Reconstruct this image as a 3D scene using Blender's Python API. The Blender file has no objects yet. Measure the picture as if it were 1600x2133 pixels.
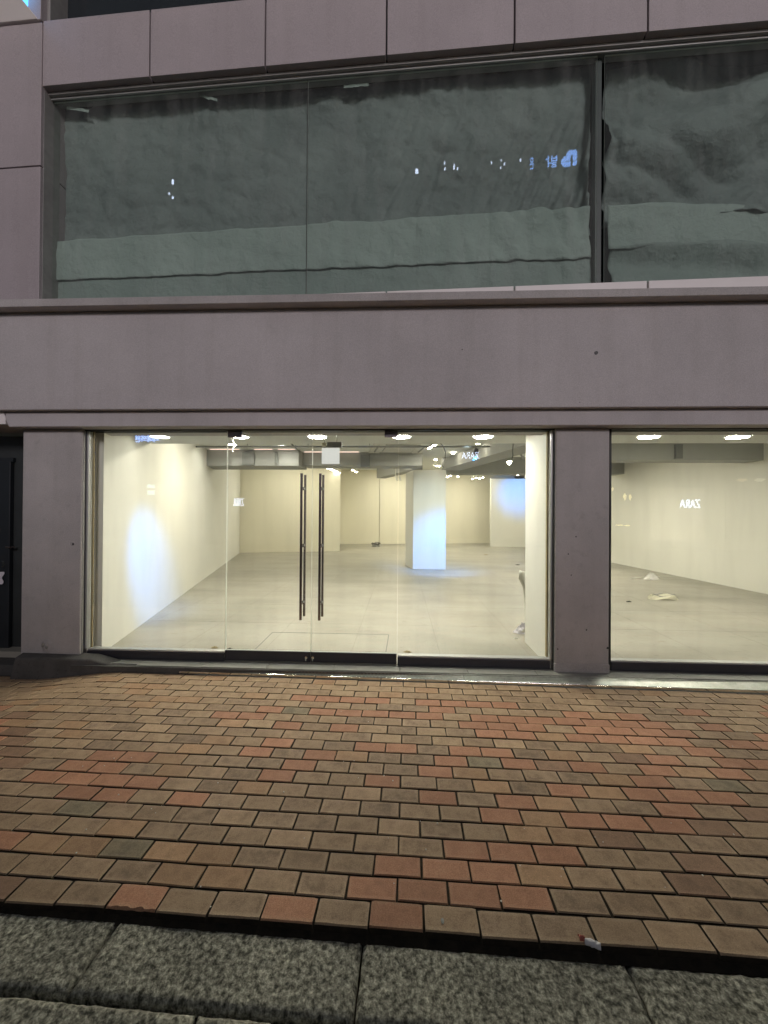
import bpy, math, random
from mathutils import Vector, Matrix, noise
random.seed(7)
scene = bpy.context.scene
COL = scene.collection
R = math.radians
# ------------------------------------------------------------------ camera
CAMZ = 1.5
YAW, PITCH, ROLL = 2.43, 0.3, 0.40
FPX = 801.0
cd = bpy.data.cameras.new("camera"); cam = bpy.data.objects.new("camera", cd); COL.objects.link(cam)
cd.sensor_fit = 'HORIZONTAL'; cd.sensor_width = 36; cd.lens = 36 * FPX / 1600; cd.clip_start = 0.05; cd.clip_end = 500
CM = Matrix.Translation((0, 0, CAMZ)) @ Matrix.Rotation(R(YAW), 4, 'Z') @ Matrix.Rotation(R(90 + PITCH), 4, 'X') @ Matrix.Rotation(R(ROLL), 4, 'Z')
cam.matrix_world = CM
scene.camera = cam
# ------------------------------------------------------------------ night sky, soft city light
SUN_EL, SUN_AZ = 20.5, 166     # the glow of the street and the fronts opposite, behind the camera
w = bpy.data.worlds.new("World"); scene.world = w; w.use_nodes = True
nt = w.node_tree; nt.nodes.clear()
sky = nt.nodes.new('ShaderNodeTexSky'); sky.sky_type = 'NISHITA'; sky.sun_disc = False
sky.sun_elevation = R(4); sky.sun_rotation = R(SUN_AZ)
hs = nt.nodes.new('ShaderNodeHueSaturation'); hs.inputs['Saturation'].default_value = 0.25
bg = nt.nodes.new('ShaderNodeBackground'); bg.inputs['Strength'].default_value = 0.075
wo = nt.nodes.new('ShaderNodeOutputWorld')
nt.links.new(sky.outputs[0], hs.inputs['Color']); nt.links.new(hs.outputs[0], bg.inputs[0]); nt.links.new(bg.outputs[0], wo.inputs[0])
sd = bpy.data.lights.new("sun", 'SUN'); sd.energy = 1.05; sd.angle = R(11); sd.color = (1, .89, .935)
so = bpy.data.objects.new("sun", sd); COL.objects.link(so)
so.rotation_euler = Vector((-0.24, math.cos(R(SUN_EL)), -math.sin(R(SUN_EL)))).to_track_quat('-Z', 'Y').to_euler()
so.location = (0, -8, 12)
vs = scene.view_settings; scene.display_settings.display_device = 'sRGB'
vs.view_transform = 'Standard'; vs.look = 'None'; vs.exposure = 0; vs.gamma = 1; vs.use_curve_mapping = False
scene.cycles.max_bounces = 8; scene.cycles.diffuse_bounces = 4; scene.cycles.glossy_bounces = 4
scene.cycles.transparent_max_bounces = 24; scene.cycles.caustics_reflective = False; scene.cycles.caustics_refractive = False
scene.cycles.sample_clamp_indirect = 3.0

# ------------------------------------------------------------------ measuring from the photograph
def ray(px, py):
    return (CM.to_3x3() @ Vector(((px - 800) / FPX, -(py - 1066.5) / FPX, -1)))
CO = Vector((0, 0, CAMZ))
def P(px, py, Y):            # point on the plane y = Y
    d = ray(px, py); return CO + d * (Y / d.y)
def G(px, py, z=0.0):        # point on the level z
    d = ray(px, py); return CO + d * ((z - CAMZ) / d.z)
def proj(p):
    q = CM.inverted() @ Vector(p); return (800 + FPX * q.x / -q.z, 1066.5 - FPX * q.y / -q.z)
class Frame:
    def __init__(s, ox, oy, deg): s.o = Vector((ox, oy, 0)); a = R(deg); s.u = Vector((math.cos(a), math.sin(a), 0)); s.v = Vector((-math.sin(a), math.cos(a), 0)); s.deg = deg
    def w(s, a, d, z): return s.o + s.u * a + s.v * d + Vector((0, 0, z))
    def pix(s, px, py, d):
        r = ray(px, py); q = s.o + s.v * d
        t = (q - CO).dot(s.v) / r.dot(s.v); h = CO + r * t
        return ((h - s.o).dot(s.u), h.z)
    def loc(s, p): q = Vector(p) - s.o; return (q.dot(s.u), q.dot(s.v))
L = Frame(0, 0, 0)
U = Frame(0, 3.6, -2.24)

# ------------------------------------------------------------------ materials
def mat(name): m = bpy.data.materials.new(name); m.use_nodes = True; return m, m.node_tree, m.node_tree.nodes['Principled BSDF']
def pm(name, col, rough=.6, var=.12, scale=3.0, bump=.0, bscale=120, metal=0, spots=None, stretch=(1, 1, 1), spec=.5, dirt=0):
    m, t, b = mat(name); N = t.nodes; K = t.links
    b.inputs['Roughness'].default_value = rough; b.inputs['Metallic'].default_value = metal
    b.inputs['Specular IOR Level'].default_value = spec
    tc = N.new('ShaderNodeTexCoord'); mp = N.new('ShaderNodeMapping'); mp.inputs['Scale'].default_value = stretch
    oi = N.new('ShaderNodeObjectInfo'); ad = N.new('ShaderNodeVectorMath'); ad.operation = 'ADD'
    cx = N.new('ShaderNodeCombineXYZ'); mm = N.new('ShaderNodeMath'); mm.operation = 'MULTIPLY'; mm.inputs[1].default_value = 37
    K.new(oi.outputs['Random'], mm.inputs[0]); K.new(mm.outputs[0], cx.inputs[0]); K.new(mm.outputs[0], cx.inputs[1])
    K.new(tc.outputs['Object'], mp.inputs[0]); K.new(mp.outputs[0], ad.inputs[0]); K.new(cx.outputs[0], ad.inputs[1])
    n = N.new('ShaderNodeTexNoise'); n.inputs['Scale'].default_value = scale; n.inputs['Detail'].default_value = 8; n.inputs['Roughness'].default_value = .65
    K.new(ad.outputs[0], n.inputs['Vector'])
    r = N.new('ShaderNodeValToRGB'); e = r.color_ramp.elements
    e[0].position = .3; e[1].position = .7
    e[0].color = (*[c * (1 - var) for c in col], 1); e[1].color = (*[min(1, c * (1 + var)) for c in col], 1)
    K.new(n.outputs[0], r.inputs[0]); out = r.outputs[0]
    if name in ('painted_plaster', 'pillar_plaster', 'cladding_panel'):
        m4 = N.new('ShaderNodeMapping'); m4.inputs['Scale'].default_value = (7, 7, .5); K.new(tc.outputs['Object'], m4.inputs[0])
        n4 = N.new('ShaderNodeTexNoise'); n4.inputs['Scale'].default_value = 1.3; n4.inputs['Detail'].default_value = 6; K.new(m4.outputs[0], n4.inputs['Vector'])
        r4 = N.new('ShaderNodeValToRGB'); r4.color_ramp.elements[0].position = .33; r4.color_ramp.elements[1].position = .52; r4.color_ramp.elements[0].color = (.95, .948, .94, 1); K.new(n4.outputs[0], r4.inputs[0])
        n5 = N.new('ShaderNodeTexNoise'); n5.inputs['Scale'].default_value = 130; n5.inputs['Detail'].default_value = 3; K.new(tc.outputs['Object'], n5.inputs['Vector'])
        r5 = N.new('ShaderNodeValToRGB'); r5.color_ramp.elements[0].position = .3; r5.color_ramp.elements[1].position = .7; r5.color_ramp.elements[0].color = (.84, .84, .84, 1); r5.color_ramp.elements[1].color = (1.12, 1.12, 1.12, 1); K.new(n5.outputs[0], r5.inputs[0])
        for q_ in (r4, r5):
            mx = N.new('ShaderNodeMix'); mx.data_type = 'RGBA'; mx.blend_type = 'MULTIPLY'; mx.inputs[0].default_value = 1
            K.new(out, mx.inputs[6]); K.new(q_.outputs[0], mx.inputs[7]); out = mx.outputs[2]
    if dirt:
        n3 = N.new('ShaderNodeTexNoise'); n3.inputs['Scale'].default_value = scale * 9; n3.inputs['Detail'].default_value = 6
        K.new(ad.outputs[0], n3.inputs['Vector'])
        r3 = N.new('ShaderNodeValToRGB'); r3.color_ramp.elements[0].position = .28; r3.color_ramp.elements[1].position = .42
        r3.color_ramp.elements[0].color = (1 - dirt, 1 - dirt, 1 - dirt, 1)
        K.new(n3.outputs[0], r3.inputs[0])
        mx = N.new('ShaderNodeMix'); mx.data_type = 'RGBA'; mx.blend_type = 'MULTIPLY'; mx.inputs[0].default_value = 1
        K.new(out, mx.inputs[6]); K.new(r3.outputs[0], mx.inputs[7]); out = mx.outputs[2]
    K.new(out, b.inputs['Base Color'])
    if bump:
        n2 = N.new('ShaderNodeTexNoise'); n2.inputs['Scale'].default_value = bscale; n2.inputs['Detail'].default_value = 4
        K.new(ad.outputs[0], n2.inputs['Vector'])
        bp = N.new('ShaderNodeBump'); bp.inputs['Strength'].default_value = bump; bp.inputs['Distance'].default_value = .004
        K.new(n2.outputs[0], bp.inputs['Height']); K.new(bp.outputs[0], b.inputs['Normal'])
    return m
def emis(name, col, st):
    m, t, b = mat(name); t.nodes.remove(b); e = t.nodes.new('ShaderNodeEmission'); e.inputs[0].default_value = (*col, 1); e.inputs[1].default_value = st
    t.links.new(e.outputs[0], t.nodes['Material Output'].inputs[0]); return m
def glass(name, tint=(.97, .985, .97), streak=0.0):
    m, t, b = mat(name); N = t.nodes; K = t.links; N.remove(b)
    g = N.new('ShaderNodeNewGeometry'); d = N.new('ShaderNodeVectorMath'); d.operation = 'DOT_PRODUCT'
    K.new(g.outputs['Normal'], d.inputs[0]); K.new(g.outputs['Incoming'], d.inputs[1])
    a = N.new('ShaderNodeMath'); a.operation = 'ABSOLUTE'; K.new(d.outputs['Value'], a.inputs[0])
    s = N.new('ShaderNodeMath'); s.operation = 'SUBTRACT'; s.inputs[0].default_value = 1; K.new(a.outputs[0], s.inputs[1])
    p = N.new('ShaderNodeMath'); p.operation = 'POWER'; p.inputs[1].default_value = 5; K.new(s.outputs[0], p.inputs[0])
    q = N.new('ShaderNodeMath'); q.operation = 'MULTIPLY_ADD'; q.inputs[1].default_value = .955; q.inputs[2].default_value = .045; K.new(p.outputs[0], q.inputs[0])
    tr = N.new('ShaderNodeBsdfTransparent'); tr.inputs[0].default_value = (*tint, 1)
    gl = N.new('ShaderNodeBsdfGlossy'); gl.inputs['Roughness'].default_value = 0.0
    mx = N.new('ShaderNodeMixShader'); K.new(q.outputs[0], mx.inputs[0]); K.new(tr.outputs[0], mx.inputs[1]); K.new(gl.outputs[0], mx.inputs[2])
    last = mx.outputs[0]
    if streak:     # thin film of dust and wiped streaks on the glass
        tc = N.new('ShaderNodeTexCoord'); mp = N.new('ShaderNodeMapping'); mp.inputs['Scale'].default_value = (6, 6, .9)
        n = N.new('ShaderNodeTexNoise'); n.inputs['Scale'].default_value = 1.6; n.inputs['Detail'].default_value = 7
        K.new(tc.outputs['Object'], mp.inputs[0]); K.new(mp.outputs[0], n.inputs['Vector'])
        r = N.new('ShaderNodeMapRange'); r.inputs[1].default_value = .45; r.inputs[2].default_value = .8; r.inputs[3].default_value = streak * .25; r.inputs[4].default_value = streak
        K.new(n.outputs[0], r.inputs[0])
        df = N.new('ShaderNodeBsdfDiffuse'); df.inputs[0].default_value = (.7, .7, .68, 1)
        m2 = N.new('ShaderNodeMixShader'); K.new(r.outputs[0], m2.inputs[0]); K.new(last, m2.inputs[1]); K.new(df.outputs[0], m2.inputs[2]); last = m2.outputs[0]
    K.new(last, N['Material Output'].inputs[0]); return m

M = {}
M['plaster'] = pm('painted_plaster', (.50, .475, .475), .85, .10, .9, .8, 240, dirt=.05)
M['plaster_dirty'] = pm('pillar_plaster', (.45, .43, .42), .85, .12, 1.6, .9, 200, dirt=.10)
M['panel'] = pm('cladding_panel', (.41, .365, .38), .5, .07, 1.3, .12, 300)
M['panel_white'] = pm('sill_panel', (.80, .76, .74), .5, .05, 1.5)
M['concrete'] = pm('concrete', (.085, .082, .078), .9, .25, 5, .6, 90, dirt=.3)
M['silver'] = pm('aluminium', (.50, .51, .50), .4, .06, 4, metal=.45)
M['grate'] = pm('stainless_plate', (.44, .46, .41), .27, .22, 9, .45, 260, metal=.4, dirt=.4)
M['sillstone'] = pm('sill_stone', (.27, .27, .245), .45, .12, 6, .2, 150, dirt=.2)
M['rail'] = pm('charcoal_metal', (.045, .045, .055), .42, .1, 6, metal=.4)
M['darkframe'] = pm('dark_frame', (.03, .035, .035), .5, .2, 4)
M['upframe'] = pm('weathered_profile', (.33, .325, .315), .5, .15, 7, metal=.3)
M['brass'] = pm('timber_strip', (.36, .29, .15), .6, .2, 6)
M['steel'] = pm('handle_steel', (.33, .28, .28), .22, .1, 5, metal=1)
M['steel_bright'] = pm('bright_steel', (.74, .75, .72), .16, .1, 5, metal=1)
M['patch'] = pm('patch_metal', (.20, .18, .20), .35, .1, 5, metal=.9)
M['door'] = pm('dark_door', (.012, .016, .02), .5, .25, 2)
M['paper'] = pm('paper', (.6, .58, .62), .8, .06, 9)
M['white'] = pm('white_paint', (.76, .755, .69), .55, .015, .6)
M['white_warmlit'] = pm('warmlit_white_paint', (.78, .745, .60), .6, .02, .6)  # white walls tinted yellow, warm rear light put into the colour
M['ceil'] = pm('ceiling_paint', (.80, .82, .79), .7, .04, 1.1)
M['beam'] = pm('beam_paint', (.33, .335, .32), .7, .05, 1.3)
M['beamdark'] = pm('beam_dark_bar', (.16, .165, .16), .6, .1, 2)
M['plastic'] = pm('white_plastic', (.72, .71, .66), .4, .02, 4)
M['plasticgrey'] = pm('grey_plastic', (.28, .28, .26), .5, .05, 4)
M['black'] = pm('black_cable', (.015, .015, .015), .5, .1, 4)
M['cream'] = pm('plastic_sheet', (.70, .68, .52), .4, .05, 6)
M['dirtm'] = pm('dirt', (.024, .018, .011), 1, .6, 24, 1, 60)
M['asphalt'] = pm('asphalt', (.05, .05, .05), .9, .2, 8, .6, 100)
M['opp'] = pm('far_wall', (.10, .095, .09), .8, .2, .7)
M['oppglass'] = pm('far_glass', (.02, .025, .03), .15, .2, .7)
M['glass'] = glass('shop_glass', streak=.035)
M['upglass'] = glass('upper_glass', (.93, .96, .94), streak=.06)
M['gedge'] = pm('glass_edge', (.90, .95, .88), .2, .05, 3)
M['led'] = emis('lamp_disc', (1, .95, .84), 190)
M['led_dim'] = emis('lamp_disc_dim', (1, .95, .85), 18)
M['clinic'] = emis('clinic_sign', (.22, .4, 1), 24)
M['fillwarm'] = emis('fill_disc_warm', (1, .92, .76), 690)
M['tracklens'] = emis('track_lens', (1, .9, .72), 60)
M['bluesign'] = emis('blue_sign', (.22, .42, 1), 9)
M['whitesign'] = emis('white_sign', (.66, .74, 1), 14)
M['cyansign'] = emis('cyan_box', (.45, .85, .9), 4.5)
M['shoplight'] = emis('far_shop_light', (1, .80, .55), .35)
M['lightbox'] = emis('lightbox_face', (.10, .45, 1), 2.6)

M['warmglow'] = emis('warm_lantern', (1, .85, .45), 6)
M['dimglow'] = emis('dim_lamp', (1, .75, .5), 1.8)
M['dimglow2'] = emis('pale_lamp', (1, .95, .85), 1.8)
# floor: pale vinyl, faint long streaks, slight gloss
def floor_mat():
    m, t, b = mat('shop_floor_vinyl'); N = t.nodes; K = t.links
    tc = N.new('ShaderNodeTexCoord')
    def nz(sc, scale, det=6):
        mp = N.new('ShaderNodeMapping'); mp.inputs['Scale'].default_value = sc
        n = N.new('ShaderNodeTexNoise'); n.inputs['Scale'].default_value = scale; n.inputs['Detail'].default_value = det
        K.new(tc.outputs['Object'], mp.inputs[0]); K.new(mp.outputs[0], n.inputs['Vector']); return n
    a = nz((.8, 2.0, 1), 1.1, 7); c = nz((1, 1, 1), .5, 4); e = nz((1, 2.2, 1), 8, 5)
    r = N.new('ShaderNodeValToRGB'); r.color_ramp.elements[0].position = .34; r.color_ramp.elements[1].position = .62
    r.color_ramp.elements[0].color = (.29, .275, .225, 1); r.color_ramp.elements[1].color = (.385, .365, .31, 1); K.new(a.outputs[0], r.inputs[0])
    r2 = N.new('ShaderNodeValToRGB'); r2.color_ramp.elements[0].position = .35; r2.color_ramp.elements[1].position = .62
    r2.color_ramp.elements[0].color = (.84, .86, .86, 1); r2.color_ramp.elements[1].color = (1, 1, 1, 1); K.new(c.outputs[0], r2.inputs[0])
    mx = N.new('ShaderNodeMix'); mx.data_type = 'RGBA'; mx.blend_type = 'MULTIPLY'; mx.inputs[0].default_value = 1
    K.new(r.outputs[0], mx.inputs[6]); K.new(r2.outputs[0], mx.inputs[7])
    r3 = N.new('ShaderNodeValToRGB'); r3.color_ramp.elements[0].position = .27; r3.color_ramp.elements[1].position = .36
    r3.color_ramp.elements[0].color = (.80, .78, .74, 1); K.new(e.outputs[0], r3.inputs[0])
    m2 = N.new('ShaderNodeMix'); m2.data_type = 'RGBA'; m2.blend_type = 'MULTIPLY'; m2.inputs[0].default_value = 1
    K.new(mx.outputs[2], m2.inputs[6]); K.new(r3.outputs[0], m2.inputs[7]); K.new(m2.outputs[2], b.inputs['Base Color'])
    rr = N.new('ShaderNodeMapRange'); rr.inputs[3].default_value = .30; rr.inputs[4].default_value = .5; K.new(a.outputs[0], rr.inputs[0]); K.new(rr.outputs[0], b.inputs['Roughness'])
    return m
M['floor'] = floor_mat()

# clay paver: paler worn rim, darker middle, fine grain
def paver_mat(name, col, rim, stain):
    m, t, b = mat(name); N = t.nodes; K = t.links
    b.inputs['Roughness'].default_value = .72; b.inputs['Specular IOR Level'].default_value = .35
    tc = N.new('ShaderNodeTexCoord'); oi = N.new('ShaderNodeObjectInfo')
    mm = N.new('ShaderNodeMath'); mm.operation = 'MULTIPLY'; mm.inputs[1].default_value = 53; K.new(oi.outputs['Random'], mm.inputs[0])
    ad = N.new('ShaderNodeVectorMath'); ad.operation = 'ADD'; cx = N.new('ShaderNodeCombineXYZ'); K.new(mm.outputs[0], cx.inputs[0]); K.new(mm.outputs[0], cx.inputs[2])
    K.new(tc.outputs['Object'], ad.inputs[0]); K.new(cx.outputs[0], ad.inputs[1])
    n1 = N.new('ShaderNodeTexNoise'); n1.inputs['Scale'].default_value = 16; n1.inputs['Detail'].default_value = 9; n1.inputs['Roughness'].default_value = .68; K.new(ad.outputs[0], n1.inputs['Vector'])
    n2 = N.new('ShaderNodeTexNoise'); n2.inputs['Scale'].default_value = 240; n2.inputs['Detail'].default_value = 6; n2.inputs['Roughness'].default_value = .8; K.new(ad.outputs[0], n2.inputs['Vector'])
    at = N.new('ShaderNodeAttribute'); at.attribute_name = 'rim'
    sm = N.new('ShaderNodeMath'); sm.operation = 'MULTIPLY_ADD'; sm.inputs[1].default_value = 1.15; K.new(n1.outputs[0], sm.inputs[0]); K.new(at.outputs['Fac'], sm.inputs[2])
    r = N.new('ShaderNodeValToRGB'); e = r.color_ramp.elements
    e[0].position = .42; e[0].color = (*stain, 1); e[1].position = 1.0; e[1].color = (*rim, 1)
    x = e.new(.62); x.color = (*col, 1); K.new(sm.outputs[0], r.inputs[0])
    g = N.new('ShaderNodeMapRange'); g.inputs[1].default_value = .3; g.inputs[2].default_value = .7; g.inputs[3].default_value = .58; g.inputs[4].default_value = 1.42; K.new(n2.outputs[0], g.inputs[0])
    v = N.new('ShaderNodeMath'); v.operation = 'MULTIPLY_ADD'; v.inputs[1].default_value = .28; v.inputs[2].default_value = .78; K.new(oi.outputs['Random'], v.inputs[0])
    vv = N.new('ShaderNodeMath'); vv.operation = 'MULTIPLY'; K.new(g.outputs[0], vv.inputs[0]); K.new(v.outputs[0], vv.inputs[1])
    hx = N.new('ShaderNodeVectorMath'); hx.operation = 'SCALE'; K.new(r.outputs[0], hx.inputs[0]); K.new(vv.outputs[0], hx.inputs['Scale']); K.new(hx.outputs[0], b.inputs['Base Color'])
    bp = N.new('ShaderNodeBump'); bp.inputs['Strength'].default_value = .5; bp.inputs['Distance'].default_value = .002; K.new(n2.outputs[0], bp.inputs['Height'])
    K.new(bp.outputs[0], b.inputs['Normal']); return m
PT = {
 'tan':   paver_mat('paver_tan', (.385, .262, .165), (.46, .33, .215), (.285, .19, .12)),
 'tan_lit':  paver_mat('paver_tan_lit', (.44, .305, .19), (.51, .37, .24), (.34, .225, .138)),  # paler copy of tan, with the shop's light put into the colour
 'grey':  paver_mat('paver_grey', (.35, .24, .155), (.47, .34, .225), (.23, .155, .10)),
 'red':   paver_mat('paver_red', (.455, .225, .135), (.49, .275, .17), (.38, .185, .11)),
 'dim':   paver_mat('paver_brown', (.44, .27, .155), (.49, .32, .19), (.35, .21, .12)),
 'dark':  paver_mat('paver_dark', (.30, .18, .115), (.35, .22, .145), (.23, .14, .09)),
 'green': paver_mat('paver_olive', (.27, .215, .14), (.36, .285, .185), (.19, .15, .10)),
}
def granite():
    m, t, b = mat('pitched_granite'); N = t.nodes; K = t.links; b.inputs['Roughness'].default_value = .85
    tc = N.new('ShaderNodeTexCoord'); oi = N.new('ShaderNodeObjectInfo'); ad = N.new('ShaderNodeVectorMath'); ad.operation = 'ADD'
    cx = N.new('ShaderNodeCombineXYZ'); mm = N.new('ShaderNodeMath'); mm.operation = 'MULTIPLY'; mm.inputs[1].default_value = 21; K.new(oi.outputs['Random'], mm.inputs[0]); K.new(mm.outputs[0], cx.inputs[0]); K.new(mm.outputs[0], cx.inputs[1])
    K.new(tc.outputs['Object'], ad.inputs[0]); K.new(cx.outputs[0], ad.inputs[1])
    n = N.new('ShaderNodeTexNoise'); n.inputs['Scale'].default_value = 58; n.inputs['Detail'].default_value = 6; n.inputs['Roughness'].default_value = .6; n.inputs['Distortion'].default_value = .15; K.new(ad.outputs[0], n.inputs['Vector'])
    n2 = N.new('ShaderNodeTexNoise'); n2.inputs['Scale'].default_value = 170; n2.inputs['Detail'].default_value = 3; K.new(ad.outputs[0], n2.inputs['Vector'])
    n3 = N.new('ShaderNodeTexNoise'); n3.inputs['Scale'].default_value = 4; n3.inputs['Detail'].default_value = 4; K.new(ad.outputs[0], n3.inputs['Vector'])
    r = N.new('ShaderNodeValToRGB'); e = r.color_ramp.elements; e[0].position = .36; e[0].color = (.05, .05, .035, 1); e[1].position = .68; e[1].color = (.58, .56, .46, 1)
    x = e.new(.5); x.color = (.26, .25, .20, 1); K.new(n.outputs[0], r.inputs[0])
    r2 = N.new('ShaderNodeMapRange'); r2.inputs[1].default_value = .3; r2.inputs[2].default_value = .7; r2.inputs[3].default_value = .6; r2.inputs[4].default_value = 1.35; K.new(n2.outputs[0], r2.inputs[0])
    r3 = N.new('ShaderNodeMapRange'); r3.inputs[1].default_value = .3; r3.inputs[2].default_value = .7; r3.inputs[3].default_value = .72; r3.inputs[4].default_value = 1.2; K.new(n3.outputs[0], r3.inputs[0])
    k = N.new('ShaderNodeMath'); k.operation = 'MULTIPLY'; K.new(r2.outputs[0], k.inputs[0]); K.new(r3.outputs[0], k.inputs[1])
    s = N.new('ShaderNodeVectorMath'); s.operation = 'SCALE'; K.new(r.outputs[0], s.inputs[0]); K.new(k.outputs[0], s.inputs['Scale']); K.new(s.outputs[0], b.inputs['Base Color'])
    bp = N.new('ShaderNodeBump'); bp.inputs['Strength'].default_value = .9; bp.inputs['Distance'].default_value = .006; K.new(n.outputs[0], bp.inputs['Height']); K.new(bp.outputs[0], b.inputs['Normal'])
    return m
M['granite'] = granite()
def tarp_mat(name, a, c):
    m, t, b = mat(name); N = t.nodes; K = t.links; b.inputs['Roughness'].default_value = .7
    tc = N.new('ShaderNodeTexCoord'); n = N.new('ShaderNodeTexNoise'); n.inputs['Scale'].default_value = 1.4; n.inputs['Detail'].default_value = 7
    K.new(tc.outputs['Object'], n.inputs['Vector']); r = N.new('ShaderNodeValToRGB'); r.color_ramp.elements[0].position = .3; r.color_ramp.elements[1].position = .7
    r.color_ramp.elements[0].color = (*a, 1); r.color_ramp.elements[1].color = (*c, 1); K.new(n.outputs[0], r.inputs[0])
    wv = N.new('ShaderNodeTexWave'); wv.bands_direction = 'X'; wv.inputs['Scale'].default_value = 38; wv.inputs['Distortion'].default_value = 1.5; K.new(tc.outputs['Object'], wv.inputs['Vector'])
    mx = N.new('ShaderNodeMix'); mx.data_type = 'RGBA'; mx.blend_type = 'MULTIPLY'; mx.inputs[0].default_value = .12; K.new(r.outputs[0], mx.inputs[6]); K.new(wv.outputs[0], mx.inputs[7])
    K.new(mx.outputs[2], b.inputs['Base Color'])
    n2 = N.new('ShaderNodeTexNoise'); n2.inputs['Scale'].default_value = 7; n2.inputs['Detail'].default_value = 9; n2.inputs['Roughness'].default_value = .62; n2.inputs['Distortion'].default_value = .15; K.new(tc.outputs['Object'], n2.inputs['Vector'])
    bp = N.new('ShaderNodeBump'); bp.inputs['Strength'].default_value = .8; bp.inputs['Distance'].default_value = .05; K.new(n2.outputs[0], bp.inputs['Height']); K.new(bp.outputs[0], b.inputs['Normal'])
    return m
M['tarp'] = tarp_mat('green_grey_tarp', (.21, .25, .245), (.32, .37, .36))
M['tarp2'] = tarp_mat('pale_tarp', (.37, .45, .42), (.50, .585, .55))
M['tarp3'] = tarp_mat('mid_tarp', (.29, .355, .335), (.38, .45, .425))

# ------------------------------------------------------------------ building blocks
class MB:
    def __init__(s): s.v = []; s.f = []; s.m = []
    def hexa(s, pts, mi=0):        # 8 points: bottom 4 then top 4
        n = len(s.v); s.v += [Vector(p) for p in pts]
        for q in ((0, 3, 2, 1), (4, 5, 6, 7), (0, 1, 5, 4), (1, 2, 6, 5), (2, 3, 7, 6), (3, 0, 4, 7)):
            s.f.append([n + i for i in q]); s.m.append(mi)
        return s
    def box(s, fr, a0, a1, d0, d1, z0, z1, mi=0):
        return s.hexa([fr.w(a0, d0, z0), fr.w(a1, d0, z0), fr.w(a1, d1, z0), fr.w(a0, d1, z0), fr.w(a0, d0, z1), fr.w(a1, d0, z1), fr.w(a1, d1, z1), fr.w(a0, d1, z1)], mi)
    def wall(s, p, q, th, z0, z1, mi=0):     # upright slab from p to q, thickness to its left
        p = Vector((p[0], p[1], 0)); q = Vector((q[0], q[1], 0)); d = (q - p).normalized(); nrm = Vector((-d.y, d.x, 0)) * th
        return s.hexa([Vector((*x.xy, z)) for z in (z0, z1) for x in (p, q, q + nrm, p + nrm)], mi)
    def cyl(s, p, q, r, n=12, r2=None, mi=0, cap=True):
        p = Vector(p); q = Vector(q); r2 = r if r2 is None else r2
        d = (q - p).normalized(); a = d.orthogonal().normalized(); b = d.cross(a); k = len(s.v)
        for c, rr in ((p, r), (q, r2)):
            for i in range(n):
                t = 2 * math.pi * i / n; s.v.append(c + (a * math.cos(t) + b * math.sin(t)) * rr)
        for i in range(n):
            j = (i + 1) % n; s.f.append([k + i, k + j, k + n + j, k + n + i]); s.m.append(mi)
        if cap:
            s.f.append([k + i for i in reversed(range(n))]); s.m.append(mi); s.f.append([k + n + i for i in range(n)]); s.m.append(mi)
        return s
    def tube(s, pts, r, n=6):
        for a, b in zip(pts, pts[1:]):
            if (Vector(a) - Vector(b)).length > 1e-5: s.cyl(a, b, r, n)
        return s
    def grid(s, fn, nu, nv, mi=0):
        k = len(s.v)
        for j in range(nv + 1):
            for i in range(nu + 1): s.v.append(Vector(fn(i / nu, j / nv)))
        for j in range(nv):
            for i in range(nu):
                a = k + j * (nu + 1) + i; s.f.append([a, a + 1, a + nu + 2, a + nu + 1]); s.m.append(mi)
        return s
    def build(s, name, mats, parent=None, bevel=0, smooth=False, solid=0, seg=2):
        if not isinstance(mats, (list, tuple)): mats = [mats]
        o0 = parent_loc(parent) if parent else Vector((0, 0, 0))
        if parent is None and s.v:
            mn = [min(p[i] for p in s.v) for i in range(3)]; mx = [max(p[i] for p in s.v) for i in range(3)]
            o0 = Vector(((mn[0] + mx[0]) / 2, (mn[1] + mx[1]) / 2, mn[2]))
        me = bpy.data.meshes.new(name); me.from_pydata([tuple(p - o0) for p in s.v], [], s.f)
        for x in mats: me.materials.append(x)
        for pl, i in zip(me.polygons, s.m): pl.material_index = i; pl.use_smooth = smooth
        o = bpy.data.objects.new(name, me); COL.objects.link(o)
        if parent: o.parent = parent
        else: o.location = o0
        if solid: md = o.modifiers.new('solid', 'SOLIDIFY'); md.thickness = solid
        if bevel:
            md = o.modifiers.new('bevel', 'BEVEL'); md.width = bevel; md.segments = seg; md.limit_method = 'ANGLE'
        return o
def parent_loc(o):
    v = Vector((0, 0, 0))
    while o: v += o.location; o = o.parent
    return v
def tag(o, label=None, cat=None, group=None, kind=None):
    if label: o['label'] = label
    if cat: o['category'] = cat
    if group: o['group'] = group
    if kind: o['kind'] = kind
    return o
def empty(name, loc, label, cat, group=None):
    o = bpy.data.objects.new(name, None); COL.objects.link(o); o.location = loc; o.empty_display_size = .2
    return tag(o, label, cat, group)
def S(o): return tag(o, kind='structure')
def copy_tree(o, parent=None):
    c = o.copy(); COL.objects.link(c)
    if parent: c.parent = parent
    for ch in list(o.children): copy_tree(ch, c)
    return c

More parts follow.
